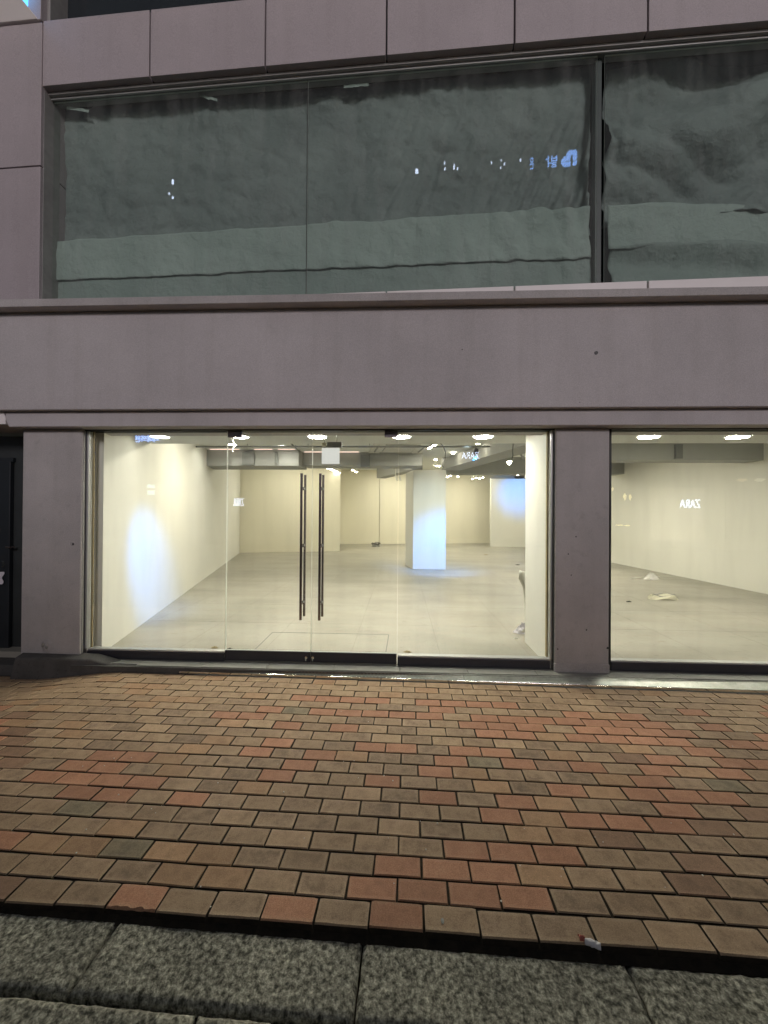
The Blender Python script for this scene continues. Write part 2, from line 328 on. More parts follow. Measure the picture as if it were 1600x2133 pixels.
# ------------------------------------------------------------------ pavement
def dip(x, y):     # the pavement sags toward the dark doorway at the left, and is never quite flat
    t = max(0, min(1, (-2.55 - x) / .9)) * max(0, min(1, (y - 2.3) / 1.0))
    return -.075 * t * t * (3 - 2 * t) + .004 * noise.noise(Vector((x * 1.3, y * 1.9, 3)))
K = Frame(0, G(800, 1419).y, -1.15)
PW, PD, GAP = .2018, .1026, .0080
a_ref = K.loc(G(882, 1900))
bot = K.loc(G(800, 1937))
NR = 20
PD = (-bot[1]) / NR
m = MB()
def bed(u, v):
    a = -6.2 + 12.4 * u; d = -2.056 - .03 + 2.10 * v
    p = K.w(a, d, 0); return (p.x, p.y, dip(p.x, p.y) - .008 if d > bot[1] + .02 else -.035)
m.grid(bed, 124, 22)
pavement = S(m.build('pavement', M['dirtm']))
REDS = """647,1455 705,1456 757,1456 797,1457 572,1482 692,1486 750,1487 790,1489 480,1497 540,1498 597,1501 720,1505 577,1539 770,1545
525,1559 660,1564 215,1567 280,1570 625,1586 145,1590 215,1592 572,1610 780,1620 85,1615 155,1620 225,1627 305,1625 150,1646 215,1650 380,1659
870,1460 927,1462 987,1465 1045,1467 907,1479 820,1491 870,1494 992,1497 1055,1500 1120,1505 1180,1506 1215,1491 1335,1496
972,1516 1037,1517 1102,1522 1245,1510 1312,1512 1380,1514 1005,1536 1070,1539 1210,1545 1230,1527 1300,1530 1370,1532 1445,1535 1515,1522 1470,1486
840,1550 977,1555 1047,1559 1280,1549 1345,1552 1420,1556 1490,1559 1565,1560 945,1577 1090,1582 1410,1576 1565,1582 915,1602 1240,1594 1390,1599 1555,1607
815,1622 1385,1624 1195,1641 1360,1656 1445,1657 1530,1660 920,1657 1085,1665 1435,1687 1045,1694 1225,1705 1310,1712 1405,1716
975,1765 1075,1767 1175,1777 840,1800 935,1805 1035,1810 810,1847 875,1850 985,1855 1100,1867 840,1900 295,1855 605,1880"""
DIMS = """490,1514 450,1534 395,1552 732,1566 345,1575 357,1599 525,1637 250,1720 105,1745 180,1747 295,1472 345,1459 400,1460 100,1470 50,1455 1270,1494 1140,1542 1190,1567 1340,1572
1315,1586 980,1605 1305,1622 1280,1650 1170,1670 1130,1700 1105,1732 1195,1745 80,1750 175,1752 360,1770 450,1777 370,1815 465,1822 1145,1817 160,1505 135,1522 20,1502 1060,1637 1440,1600"""
DARKS = """20,1520 20,1540 30,1485 1500,1727 1295,1750 1470,1800 1470,1847 25,1835 1315,1590 1160,1590 60,1560 215,1646 30,1600 1560,1700"""
GREENS = "275,1762 980,1590 1180,1500 620,1486 1400,1545 150,1700 1500,1640"
def pts(s): return [tuple(float(q) for q in t.split(',')) for t in s.split()]
cells = []
for r in range(NR):
    d = bot[1] + PD * (r + .5)
    off = a_ref[0] + (PW / 2 if r % 2 else 0)
    k0 = math.floor((-6.1 - off) / PW)
    for k in range(k0, k0 + 61):
        a = off + PW * (k + .5)
        p = K.w(a, d, 0); px, py = proj(p)
        cells.append([r, a, d, p, px, py, None])
for lst, tn in ((DIMS, 'dim'), (DARKS, 'dark'), (GREENS, 'green'), (REDS, 'red')):
    for (x, y) in pts(lst):
        c = min(cells, key=lambda c: ((c[4] - x) / 1.4) ** 2 + ((c[5] - y) * 1.6) ** 2); c[6] = tn
rnd = random.Random(5)
for c in cells:
    if c[6] is None:
        q = rnd.random()
        if c[4] < 0 or c[4] > 1600: c[6] = 'red' if q < .3 else ('tan' if q < .8 else 'grey')
        elif c[5] < 1450: c[6] = 'tan_lit' if q < .55 else ('tan' if q < .9 else 'dim')  # rows by the shop mostly paler tan, painting in its light
        else: c[6] = ('grey' if q < .42 else 'tan') if c[5] > 1550 else ('tan' if q < .5 else ('tan_lit' if q < .8 else 'grey'))
def paver_shape(seed, cut=0):
    rr = random.Random(seed); w2, h2 = (PW - GAP) / 2, (PD - GAP) / 2
    j = lambda: rr.uniform(-.0011, .0011)
    cs = [(-1, -1), (1, -1), (1, 1), (-1, 1)]
    base = [(sx * w2 + j(), sy * h2 + j()) for sx, sy in cs]
    def ring(ins, z): return [(x - math.copysign(ins, x), y - math.copysign(ins, y), z + (rr.uniform(-.0006, .0006))) for x, y in base]
    v = ring(0, -.05) + ring(0, -.0035) + ring(.0035, 0) + ring(.017, .0002)
    f = []
    for l in range(3):
        for i in range(4): jn = (i + 1) % 4; f.append((l * 4 + i, l * 4 + jn, (l + 1) * 4 + jn, (l + 1) * 4 + i))
    f.append((12, 13, 14, 15))
    return v, f
shapes = [paver_shape(s) for s in range(3)]
RIM = [.26] * 4 + [.30] * 4 + [.24] * 4 + [0] * 4
def add_rim(me, vals):
    at = me.attributes.new('rim', 'FLOAT', 'POINT'); at.data.foreach_set('value', vals)
meshes = {}
def paver_mesh(si, tn):
    if (si, tn) not in meshes:
        me = bpy.data.meshes.new('brick'); me.from_pydata(shapes[si][0], [], shapes[si][1]); me.materials.append(PT[tn]); me.materials.append(M['dirtm']); [setattr(me.polygons[q], 'material_index', 1) for q in range(4)]; add_rim(me, RIM); meshes[(si, tn)] = me
    return meshes[(si, tn)]
cells.sort(key=lambda c: (-c[5] if -60 < c[4] < 1660 else 0))
pl = parent_loc(pavement)
sv, sf, sm_, sr = [], [], [], []
tlist = list(PT)
for i, c in enumerate(cells):
    p = c[3]; z = dip(p.x, p.y)
    gx = (dip(p.x + .08, p.y) - dip(p.x - .08, p.y)) / .16; gy = (dip(p.x, p.y + .05) - dip(p.x, p.y - .05)) / .1
    rx = gy + rnd.gauss(0, .007); ry = -gx + rnd.gauss(0, .005); rz = R(K.deg) + rnd.gauss(0, .006)
    loc = Vector((p.x + rnd.gauss(0, .0007), p.y + rnd.gauss(0, .0010), z + rnd.gauss(0, .0011)))
    if c[0] == 0 and i < 300:
        w2, h2 = (PW - GAP) / 2, (PD - GAP) / 2; NN_ = 14; chip = abs(c[4] - 295) < 60
        vv_, ff_, rm_ = [], [], []
        def ed(k):
            t_ = -1 + 2 * k / NN_; q_ = .0022 * abs(noise.noise(Vector((t_ * 5 + c[1] * 9, 1, 2)))) + .0008
            if chip: q_ += .016 * max(0, noise.noise(Vector((t_ * 3.2 + 1.3, 7, 2))) + .15)
            if abs(t_) > .9: q_ += .003
            return t_ * w2, q_
        for k in range(NN_ + 1):
            x_, q_ = ed(k)
            for (yy, zz, rv_) in ((-h2, -.05, 0), (-h2 + q_ * .5, -.004 - q_ * .9, .35), (-h2 + q_ + .003, 0, .42), (-h2 + .02, 0, .05), (h2 - .017, 0, .05), (h2 - .002, 0, .4), (h2, -.05, 0)):
                e_ = .3 if abs(abs(x_) - w2) < .004 else 0
                vv_.append((x_, yy, zz - (.0025 if e_ and zz == 0 else 0))); rm_.append(max(rv_, e_))
        for k in range(NN_):
            for l_ in range(6): a_ = k * 7 + l_; ff_.append((a_, a_ + 7, a_ + 8, a_ + 1))
        ff_ += [tuple(range(6, -1, -1))[::-1], tuple(range(NN_ * 7 + 6, NN_ * 7 - 1, -1))]
        me_ = bpy.data.meshes.new('brick'); me_.from_pydata(vv_, [], ff_); me_.materials.append(PT[c[6]]); me_.materials.append(M['dirtm']); add_rim(me_, rm_)
        for pg in me_.polygons:
            if abs(pg.normal.z) < .3: pg.material_index = 1
        o = bpy.data.objects.new('brick', me_); COL.objects.link(o); o.parent = pavement
        o.location = loc + Vector((0, rnd.gauss(0, .0016), 0)) - pl; o.rotation_euler = (rx - .004, ry, rz)
    elif i < 300:
        o = bpy.data.objects.new('brick', paver_mesh(rnd.randrange(3), c[6])); COL.objects.link(o)
        o.parent = pavement; o.location = loc - pl; o.rotation_euler = (rx, ry, rz)
    else:
        mt = Matrix.Translation(loc) @ Matrix.Rotation(rz, 4, 'Z') @ Matrix.Rotation(ry, 4, 'Y') @ Matrix.Rotation(rx, 4, 'X')
        v, f = shapes[rnd.randrange(3)]; n = len(sv)
        sv += [tuple(mt @ Vector(q) - pl) for q in v]; sf += [tuple(n + q for q in ff) for ff in f]; sm_ += [len(tlist)] * 4 + [tlist.index(c[6])] * (len(f) - 4); sr += RIM
me = bpy.data.meshes.new('bricks'); me.from_pydata(sv, [], sf)
for t_ in tlist: me.materials.append(PT[t_])
me.materials.append(M['dirtm'])
for pg, i in zip(me.polygons, sm_): pg.material_index = i
add_rim(me, sr)
o = bpy.data.objects.new('distant_bricks', me); COL.objects.link(o); o.parent = pavement; tag(o, kind='stuff')

# kerb of pitched granite slabs
KZ = -.028
q0 = G(0, 1893, KZ); q1 = G(1600, 2027, KZ); kdeg = math.degrees(math.atan2(q1.y - q0.y, q1.x - q0.x))
KB = Frame(0, q0.y - q0.x * math.tan(R(kdeg)), kdeg)
m = MB(); m.grid(lambda u, v: KB.w(-3 + 6 * u, -.01 + .13 * v, -.052 + .012 * noise.noise(Vector((u * 60, v * 4, 1))) + .006 * noise.noise(Vector((u * 240, v * 12, 2)))), 500, 8); S(m.build('earth_joint', pm('joint_earth', (.07, .058, .04), 1, .6, 40, 1, 90)))
m = MB(); m.box(KB, -7, 7, -2.2, .12, -.25, -.062); kerb = S(m.build('kerb', M['dirtm']))
kd = KB.loc(G(400, 2100, KZ))[1]
j1 = KB.loc(G(757, 1950, KZ))[0]; j2 = KB.loc(G(1300, 1997, KZ))[0]; j0 = KB.loc(G(250, 1914, KZ))[0]
joints = [j0 - 1.86, j0 - .93, j0, j1, j2, j2 + .93, j2 + 1.86]
def slab(a0, a1, d0, d1, seed):
    nu, nv = max(8, int((a1 - a0) / .012)), max(8, int((d1 - d0) / .012))
    m = MB()
    def fn(u, v):
        a = a0 + (a1 - a0) * u; d = d0 + (d1 - d0) * v
        e = min(u * (a1 - a0), (1 - u) * (a1 - a0), v * (d1 - d0), (1 - v) * (d1 - d0))
        h = .0022 * noise.fractal(Vector((a * 22, d * 22, seed)), 1.0, 2.0, 4) + .004 * noise.noise(Vector((a * 60, d * 60, seed)))
        drop = -.012 * max(0, 1 - e / .016) ** 2
        ji = .0025 * noise.noise(Vector((a * 30, d * 30, seed + 5)))
        p = KB.w(a + (ji if u in (0, 1) else 0), d + (ji if v in (0, 1) else 0), KZ + h + drop); return p
    m.grid(fn, nu, nv)
    # skirt
    k = [j * (nu + 1) + i for j in (0,) for i in range(nu + 1)] + [j * (nu + 1) + nu for j in range(1, nv + 1)] + [nv * (nu + 1) + i for i in reversed(range(nu))] + [j * (nu + 1) for j in reversed(range(1, nv))]
    n = len(m.v)
    for i in k: q = m.v[i]; m.v.append(Vector((q.x, q.y, KZ - .06)))
    for i in range(len(k)): jn = (i + 1) % len(k); m.f.append([k[jn], k[i], n + i, n + jn]); m.m.append(0)
    return m.build('kerb_stone', M['granite'], kerb, smooth=True)
for i, (a, b) in enumerate(zip(joints, joints[1:])): slab(a + .0035, b - .0035, kd + .006, -.004, i * 3.1)
off = KB.loc(G(405, 2120, KZ))[0]
for i in range(-3, 4): slab(off + i * .93 + .006, off + (i + 1) * .93 - .006, kd - .30, kd - .008, 50 + i * 2.3)
m = MB(); m.grid(lambda u, v: (-60 + 120 * u, -60 + 61.0 * v, -.16), 4, 4); S(m.build('road', M['asphalt']))
m = MB(); m.grid(lambda u, v: (-60 + 120 * u, 1 + 60 * v, -.20), 4, 4); S(m.build('ground', M['dirtm']))

# ------------------------------------------------------------------ the shop building: lower front
bld = empty('shop_building', (0, 3.7, 0), 'pinkish grey two storey shop front with plain sign band and lit glass ground floor', 'building')
YP, YL, YB, YE, YG = 3.60, 3.50, 3.44, 3.34, 3.68
YJ = 3.648
zs = .066                                    # door sill level
z_lt = P(800, 850, YB).z; z_lb = P(800, 886.5, YL).z
z_et = P(800, 609.5, YE).z; z_eb = P(800, 627, YE).z
XL, XR = P(-400, 700, YB).x, P(2000, 700, YB).x
m = MB(); m.box(L, XL, XR, YB, 3.9, z_lt, z_eb + .002); m.build('sign_band', M['plaster'], bld, bevel=.006)
xl0 = P(8, 870, YL).x
m = MB(); m.hexa([(xl0 + .05, YL, z_lb), (XR, YL, z_lb), (XR, 3.95, z_lb), (xl0 + .05, 3.95, z_lb), (xl0 - .01, YL, z_lt - .002), (XR, YL, z_lt - .002), (XR, 3.95, z_lt - .002), (xl0 - .01, 3.95, z_lt - .002)])
m.build('lintel', M['plaster'], bld, bevel=.005)
m = MB(); m.box(L, XL, XR, YE, 3.9, z_eb + .004, z_et)
o = m.build('ledge', M['plaster_dirty'], bld, bevel=.004)
def pillar(px0, px1, zb, w_extra=0):
    x0 = P(px0, 1100, YP).x; x1 = P(px1, 1100, YP).x if px1 < 3000 else x0 + 1
    m = MB(); m.box(L, x0, x1, YP, 4.0, zb, z_lb - .002); return m.build('pillar', M['plaster_dirty'], bld, bevel=.014, seg=3), x0, x1
pl_l = pillar(45, 169, P(100, 1373, YP).z); pl_m = pillar(1157, 1270, .052)
# base course of the middle pillar, slightly thicker render
x0, x1 = pl_m[1], pl_m[2]
m = MB(); m.box(L, x0 - .004, x1 + .002, YP - .010, YP + .1, .052, P(1210, 1383, YP).z); m.build('pillar_base', M['plaster_dirty'], bld, bevel=.006)
# step under everything: concrete plinth on the left, sill stone and plate further on
m = MB(); xa = P(22, 1380, 3.5).x; xb = P(300, 1400, 3.5).x
c0 = G(25, 1385, .13); 
m.hexa([(xa + .02, 3.46, -.12), (xb + .45, 3.50, -.12), (xb + .45, 3.64, -.12), (xa - .02, 3.64, -.12), (xa + .04, 3.50, .115), (xb - .55, 3.53, .10), (xb - .55, 3.64, .125), (xa, 3.64, .13)])
# simple battered plinth
o = m.build('plinth', M['concrete'], bld, bevel=.012)
m = MB(); m.box(L, P(165, 1380, YP).x, XR, 3.50, 3.98, -.1, zs - .012); o = m.build('sill_base', M['concrete'], bld)
sx = P(165, 1390, YP).x; i = 0
while sx < XR - .2:
    e = sx + .62; m = MB(); m.box(L, sx + .002, e - .002, 3.515 if i else 3.55, 3.80, zs - .011, zs - .001); m.build('sill_tile', M['sillstone'], bld, bevel=.002); sx = e; i += 1
# ribbed stainless plate in front of the sill
fr0 = K
def gpt(px, py, z): return G(px, py, z)
ga = K.loc(G(300, 1390, .02))[0]
plates = [K.loc(G(330, 1400, .02))[0], K.loc(G(965, 1412, .02))[0], K.loc(G(1700, 1440, .02))[0] , K.loc(G(2300, 1440, .02))[0]]
for i, (a, b) in enumerate(zip(plates, plates[1:])):
    m = MB()
    def W(a_, yy, z, front=False):
        p = K.w(a_, 0, 0); return Vector((p.x, p.y + .004 if front else yy, z))
    A, B = a + .001, b - .001
    m.hexa([W(A, 0, -.03, True), W(B, 0, -.03, True), W(B, 3.512, -.03), W(A, 3.512, -.03), W(A, 0, .022, True) + Vector((0, .006, 0)), W(B, 0, .022, True) + Vector((0, .006, 0)), W(B, 3.512, zs - .006), W(A, 3.512, zs - .006)])
    pt = m.build('threshold_plate', M['grate'], bld, bevel=.003)
    m = MB(); off_ = Vector((0, .001, 0)); dn = Vector((0, 0, -.02))
    a_, b_ = W(A, 0, .026, True), W(B, 0, .026, True); bk = Vector((0, .009, 0))
    m.hexa([a_ + dn, b_ + dn, b_ + dn + bk, a_ + dn + bk, a_, b_, b_ + bk, a_ + bk]); m.build('plate_lip', M['steel_bright'], bld, bevel=.0015)
    if i == 0:       # raised tread bumps in three rows
        m = MB(); n = int((B - A) / .032)
        for row in range(3):
            for k in range(n):
                ax = A + .02 + k * .032 + (row % 2) * .016; p = K.w(ax, 0, 0)
                y0_ = p.y + .014; y = y0_ + (3.505 - y0_) * (row + .5) / 3; z = .022 + (zs - .006 - .022) * ((y - y0_) / max(.02, 3.512 - y0_))
                if 3.505 - y0_ > .012:
                    m.box(L, p.x - .010, p.x + .010, y - .0025, y + .0025, z, z + .0025)
        b_ = m.build('tread_bumps', M['steel_bright'], bld); tag(b_, kind='stuff')

# ------------------------------------------------------------------ ground floor glazing
zt = P(800, 898, YG).z
def pane(parent, px0, px1, z0, z1, name='pane', mt='glass', y=None, fr=None, th=.012):
    y = YG if y is None else y
    m = MB(); x0 = P(px0, 1100, y).x if fr is None else px0; x1 = P(px1, 1100, y).x if fr is None else px1
    m.box(fr or L, x0, x1, y, y + th, z0, z1)
    m.m = [1, 1, 0, 1, 0, 1]
    return m.build(name, [M[mt], M['gedge']], parent), x0, x1
def XG(px, y=YG): return P(px, 1100, y).x
wf = empty('dummy', (0, 0, 0), None, None); bpy.data.objects.remove(wf)
def part_empty(name, loc, parent):
    o = bpy.data.objects.new(name, None); COL.objects.link(o); o.parent = parent; o.location = Vector(loc) - parent_loc(parent); return o
# head track over the whole opening
m = MB(); m.box(L, XG(168), XG(1160), YG - .045, YG + .06, z_lb - .012, z_lb + .0); m.box(L, XG(168), XG(1160), YG - .02, YG + .04, zt, z_lb - .012)
m.build('head_track', M['darkframe'], bld, bevel=.002)
m = MB(); m.box(L, XG(1268), XG(2100), YG - .045, YG + .06, z_lb - .012, z_lb); m.box(L, XG(1268), XG(2100), YG - .02, YG + .04, zt, z_lb - .012)
m.build('head_track', M['darkframe'], bld, bevel=.002)
zr = P(300, 1356, YG).z
def fixed(px0, px1, jl=None, jr=None, ztop=zt):
    m = MB(); x0, x1 = XG(px0), XG(px1)
    m.box(L, x0, x1, YG - .03, YG + .045, zs - .001, zs + .078)
    e = m.build('shop_window', M['rail'], bld, bevel=.003)
    m = MB(); m.box(L, x0, x1, YG - .024, YG + .04, zs + .079, zs + .094); m.build('glazing_bead', M['silver'], e, bevel=.002)
    pane(e, px0, px1, zs + .085, ztop + .01)
    return e
e = fixed(189, 471.5)
x_ = pl_l[2]
m = MB(); m.box(L, x_, x_ + .004, YP + .016, YJ, zs, z_lb - .013); m.build('reveal_shade', M['upframe'], e)  # thin strip over the pillar side, darkening it in place of shade
m = MB(); m.box(L, x_ - .02, P(183, 1100, YJ).x, YJ, YG - .001, zs + .095, z_lb - .013); m.build('jamb_profile', M['silver'], e, bevel=.003)
m = MB(); m.box(L, x_ - .02, P(177.5, 1100, YJ - .01).x, YJ - .010, YJ - .001, zs + .04, z_lb - .013); m.build('jamb_profile', M['rail'], e, bevel=.002)
m = MB(); m.box(L, XG(188), XG(192.5), YG + .014, YG + .022, zs + .095, zt); m.build('timber_strip', M['brass'], e)
e = fixed(830, 1145)
x_ = pl_m[1]
m = MB(); m.box(L, x_ - .004, x_, YP + .016, YJ, zs, z_lb - .013); m.build('reveal_shade', M['darkframe'], e)  # dark strip standing in for shade on this pillar side too
m = MB(); m.box(L, P(1147.2, 1100, YJ).x, x_ + .02, YJ, YG - .001, zs + .095, z_lb - .013); m.build('jamb_profile', M['silver'], e, bevel=.003)
m = MB(); m.box(L, XG(1141), XG(1144.5), YG + .02, YG + .05, zs + .095, zt); m.build('timber_strip', M['brass'], e)
e = fixed(1271, 2050)
m = MB(); m.box(L, XG(1268.5), XG(1271), YP + .06, YG + .06, zs, z_lb - .013); m.build('jamb_profile', M['darkframe'], e)

def gdoor(px0, px1, hx, hinge, lockx):
    x0, x1 = XG(px0), XG(px1)
    d, _, _ = pane(bld, px0, px1, zs + .105, zt - .004, 'glass_door')
    m = MB(); m.box(L, x0, x1, YG - .016, YG + .028, zs + .006, zs + .104); m.build('bottom_rail', M['rail'], d, bevel=.003)
    hz0, hz1 = .49, 1.88
    for y in (YG - .065, YG + .075):
        hxx = P(hx, 1100, YG - .065).x
        m = MB(); m.cyl((hxx, y, hz0), (hxx, y, hz1), .0125, 16)
        m.build('pull_handle', M['steel'], d, smooth=False)
    for z in (.64, 1.19, 1.74):
        m = MB(); m.cyl((hxx, YG - .065, z), (hxx, YG + .075, z), .008, 10); m.cyl((hxx, YG - .010, z), (hxx, YG - .002, z), .017, 14); m.cyl((hxx, YG + .014, z), (hxx, YG + .022, z), .017, 14)
        m.build('handle_standoff', M['steel_bright'], d)
    h0, h1 = (XG(hinge[0]), XG(hinge[1]))
    m = MB(); m.box(L, h0, h1, YG - .014, YG + .026, zt - .058, zt - .002); m.build('patch_fitting', M['patch'], d, bevel=.004)
    lx = XG(lockx); m = MB(); m.cyl((lx, YG - .026, zs + .052), (lx, YG - .016, zs + .052), .013, 14); m.cyl((lx - .004, YG - .021, zs + .052), (lx - .004, YG - .020, zs + .022), .008, 8); m.build('lock', M['steel_bright'], d)
    return d
gdoor(472.8, 649.3, 627.5, (474, 502), 641)
gdoor(650.3, 828.2, 666.5, (800, 827.5), 655)

# ------------------------------------------------------------------ small marks on the plaster
def blob(name, c, r, depth, mt, parent, seed, n=14):   # rough raised lump with an uneven rim
    m = MB(); k = 0; m.v.append(Vector((c[0], c[1] - depth, c[2])))
    for ring, f in ((.5, .9), (.85, .55), (1.0, 0)):
        for i in range(n):
            t = 2 * math.pi * i / n; rr = r * ring * (1 + .28 * noise.noise(Vector((math.cos(t) * 1.5, math.sin(t) * 1.5, seed))))
            m.v.append(Vector((c[0] + rr * math.cos(t), c[1] - depth * f * (1 + .5 * noise.noise(Vector((i, ring * 9, seed)))), c[2] + rr * 1.15 * math.sin(t))))
    for i in range(n): m.f.append([0, 1 + i, 1 + (i + 1) % n]); m.m.append(0)
    for l in range(2):
        for i in range(n): j = (i + 1) % n; m.f.append([1 + l * n + i, 1 + (l + 1) * n + i, 1 + (l + 1) * n + j, 1 + l * n + j]); m.m.append(0)
    return m.build(name, M[mt], parent, smooth=True)
c = P(98, 1345, YP); blob('mortar_patch', (c.x, YP - .0, c.z), .058, .012, 'plaster_dirty', bld, 3)
blob('mortar_lump', (c.x - .03, YP - .008, c.z + .01), .022, .012, 'sillstone', bld, 8)
blob('mortar_lump', (c.x + .005, YP - .008, c.z - .012), .016, .012, 'sillstone', bld, 11)
c = P(151, 1132, YP); blob('anchor_hole', (c.x, YP, c.z), .022, .003, 'plaster_dirty', bld, 4); blob('anchor_hole', (c.x + .008, YP - .003, c.z - .005), .010, .003, 'black', bld, 5)
c = P(1242, 735, YB); m = MB(); m.cyl((c.x, YB - .004, c.z), (c.x, YB + .02, c.z), .0155, 16); m.build('drill_hole', M['black'], bld)
for (px, py, r_) in ((963, 728, .005), (1208, 838, .004), (1200, 1118, .006), (1184, 1154, .006), (1190, 1198, .005), (1222, 1312, .007), (1162, 1352, .006), (1266, 1350, .010)):
    y = YB if py < 850 else YP; c = P(px, py, y); blob('chip', (c.x, y, c.z), r_, .0015, 'darkframe', bld, px)

# dark doorway at the far left
e = bld
xd = P(45, 1100, YP).x
m = MB(); m.box(L, xd - 1.6, xd, 3.93, 4.0, -.1, z_lb - .005); m.build('door_surround', M['darkframe'], bld)
zd = P(30, 962, 3.93).z
m = MB(); m.box(L, xd - 1.05, P(23, 1100, 3.9).x, 3.885, 3.928, .02, zd); sdoor = m.build('side_door', M['door'], bld, bevel=.006)
m = MB(); m.box(L, xd - 1.1, P(22, 1100, 3.9).x + .02, 3.90, 3.929, zd, zd + .04); m.build('door_trim', M['door'], bld)
c = P(26, 1140, 3.87); m = MB(); m.cyl((c.x, 3.885, c.z), (c.x, 3.85, c.z), .012, 10); m.cyl((c.x, 3.85, c.z), (c.x - .05, 3.85, c.z + .004), .009, 10); m.build('door_handle', M['steel'], sdoor)
c = P(5, 1175, 3.87); m = MB(); m.box(L, c.x - .012, c.x + .010, 3.875, 3.884, c.z - .03, c.z + .03); m.build('lock_plate', M['steel_bright'], sdoor, bevel=.002)
c = P(0, 1205, 3.87)
m = MB(); m.grid(lambda u, v: (c.x - .16 + (.19 + .012 * math.sin(v * 9)) * u, 3.880 - .012 * u * u * (1 - v) - .002, c.z - .07 + .13 * v + .01 * u), 8, 8); m.build('notice', M['paper'], sdoor, solid=.0006)
m = MB(); m.box(L, XL, xd - 1.05, 3.6, 4.0, -.1, z_lb - .005); m.build('pillar', M['plaster_dirty'], bld, bevel=.01)
m = MB(); m.box(L, xd - 1.7, xd - .02, 3.6, 3.95, -.11, .0); m.build('door_step', M['concrete'], bld, bevel=.01)
c = P(0, 868, 3.46); m = MB(); m.box(L, c.x - .5, c.x + .012, 3.50, 3.9, c.z - .06, z_lt - .004); tag(m.build('white_fascia', M['panel_white'], bld), 'white fascia end beside the lintel')

# ------------------------------------------------------------------ upper storey
JP = [-160, 88, 312, 552.5, 805, 1072, 1350, 1641, 1945]
ztop = U.pix(312, 20, 0)[1]; zbot = U.pix(552, 137, 0)[1]
def us(px, py=100, d=0): return U.pix(px, py, d)[0]
zsill = U.pix(1200, 590.5, 0)[1]
for i in range(1, len(JP) - 1):
    a, b = us(JP[i]), us(JP[i + 1])
    m = MB(); m.box(U, a + .008, b - .008, 0, .17, zbot, ztop); m.build('cladding_panel', M['panel'], bld, bevel=.004)
    a, b = us(JP[i], 560), us(JP[i + 1], 560)
    m = MB(); m.box(U, a + .008, b - .008, .0, .15, z_et + .002, zsill); m.build('sill_panel', M['panel_white'], bld, bevel=.004)
# pier panels at the left
pr = us(84.5, 300, -.012)
z1 = U.pix(60, 349, 0)[1]; z2 = U.pix(60, 51, 0)[1]
for (za, zb) in ((z_et - .3, z1 - .007), (z1 + .007, z2 - .007)):
    m = MB(); m.box(U, pr - 1.5, pr, -.012, .3, za, zb); m.build('pier_panel', M['panel'], bld, bevel=.004)
m = MB(); m.box(U, pr - 1.5, 8, .16, .5, ztop - .004, ztop - .03 + .0); m.build('joint_backing', M['darkframe'], bld)
m = MB(); m.box(U, pr + .001, 8, .055, .16, zbot + .01, ztop - .035); m.build('joint_backing', M['darkframe'], bld)
# window frame around the glazing
gx0 = us(108, 350, .12)
m = MB()
zf0 = zbot
m.box(U, pr + .002, 8, .06, .20, zf0 - .028, zf0 - .002)
m.box(U, pr + .002, gx0 - .012, .02, .20, zsill - .1, zf0 - .030)
uw = m.build('upper_window', M['upframe'], bld, bevel=.003)
m = MB(); m.box(U, pr + .002, 8, .09, .105, zf0 - .046, zf0 - .029); m.box(U, gx0 - .011, gx0 - .001, .09, .13, zsill - .1, zf0 - .046); m.build('silver_bead', M['silver'], uw, bevel=.001)
smid = us(639.5, 400, .12); smul0 = us(1241, 300, .14); smul1 = us(1262, 300, .14)
zg0 = zsill - .12; zg1 = zf0 - .044
pane(uw, gx0, smid - .003, zg0, zg1, mt='upglass', y=.12, fr=U); pane(uw, smid + .003, smul0 + .004, zg0, zg1, mt='upglass', y=.12, fr=U); pane(uw, smul1 - .02, 8, zg0, zg1, mt='upglass', y=.12, fr=U)
m = MB(); m.box(U, smid - .0028, smid + .0028, .119, .131, zg0, zg1); m.build('silicone_joint', M['black'], uw)
m = MB(); m.box(U, us(1240, 300, .145), us(1253, 300, .145), .145, .22, zg0, zg1); tag(m.build('mullion', pm('green_mullion', (.035, .055, .048), .5, .2, 4), uw), 'dark green painted mullion')
m = MB(); m.box(U, us(1258, 300, .40), us(1275, 300, .40), .40, .44, zg0, zg1); tag(m.build('mullion', pm('blue_post', (.012, .035, .05), .5, .2, 4), uw), 'dark blue post behind the glass')
# dark room behind the tarpaulins
m = MB(); m.box(U, -4.6, 8, 1.6, 1.7, z_et, zbot + 1.0); m.box(U, -4.6, 8, .25, 1.6, zbot - .01 + .06, zbot + .1); m.box(U, -4.6, 8, .25, 1.6, z_et - .06, z_et); m.box(U, -4.6, -4.5, .2, 1.6, z_et, zbot)
m.build('upper_room', M['darkframe'], bld)
for zz in (.35, .22):
    m = MB(); q = U.pix(1255, 540, .5); m.box(U, q[0] - .2, q[0] + .4, .48, .52, q[1] - .1 - zz * .4, q[1] - .08 - zz * .4); m.build('rail', M['upframe'], uw)
# third-storey dark glazing above the panels
m = MB(); m.box(U, us(113, 30, .2), 8, .26, .28, ztop - .02, ztop + 2.0); m.build('dark_glazing', M['oppglass'], bld)
m = MB(); m.box(U, us(90, 30, .1), us(112, 30, .1), .06, .3, ztop - .02, ztop + 2.0); m.build('dark_glazing_jamb', M['upframe'], bld, bevel=.004)
m = MB(); m.box(U, us(112, 30, .1), 8, .12, .25, ztop - .025, ztop - .006); m.build('dark_glazing_sill', M['darkframe'], bld)

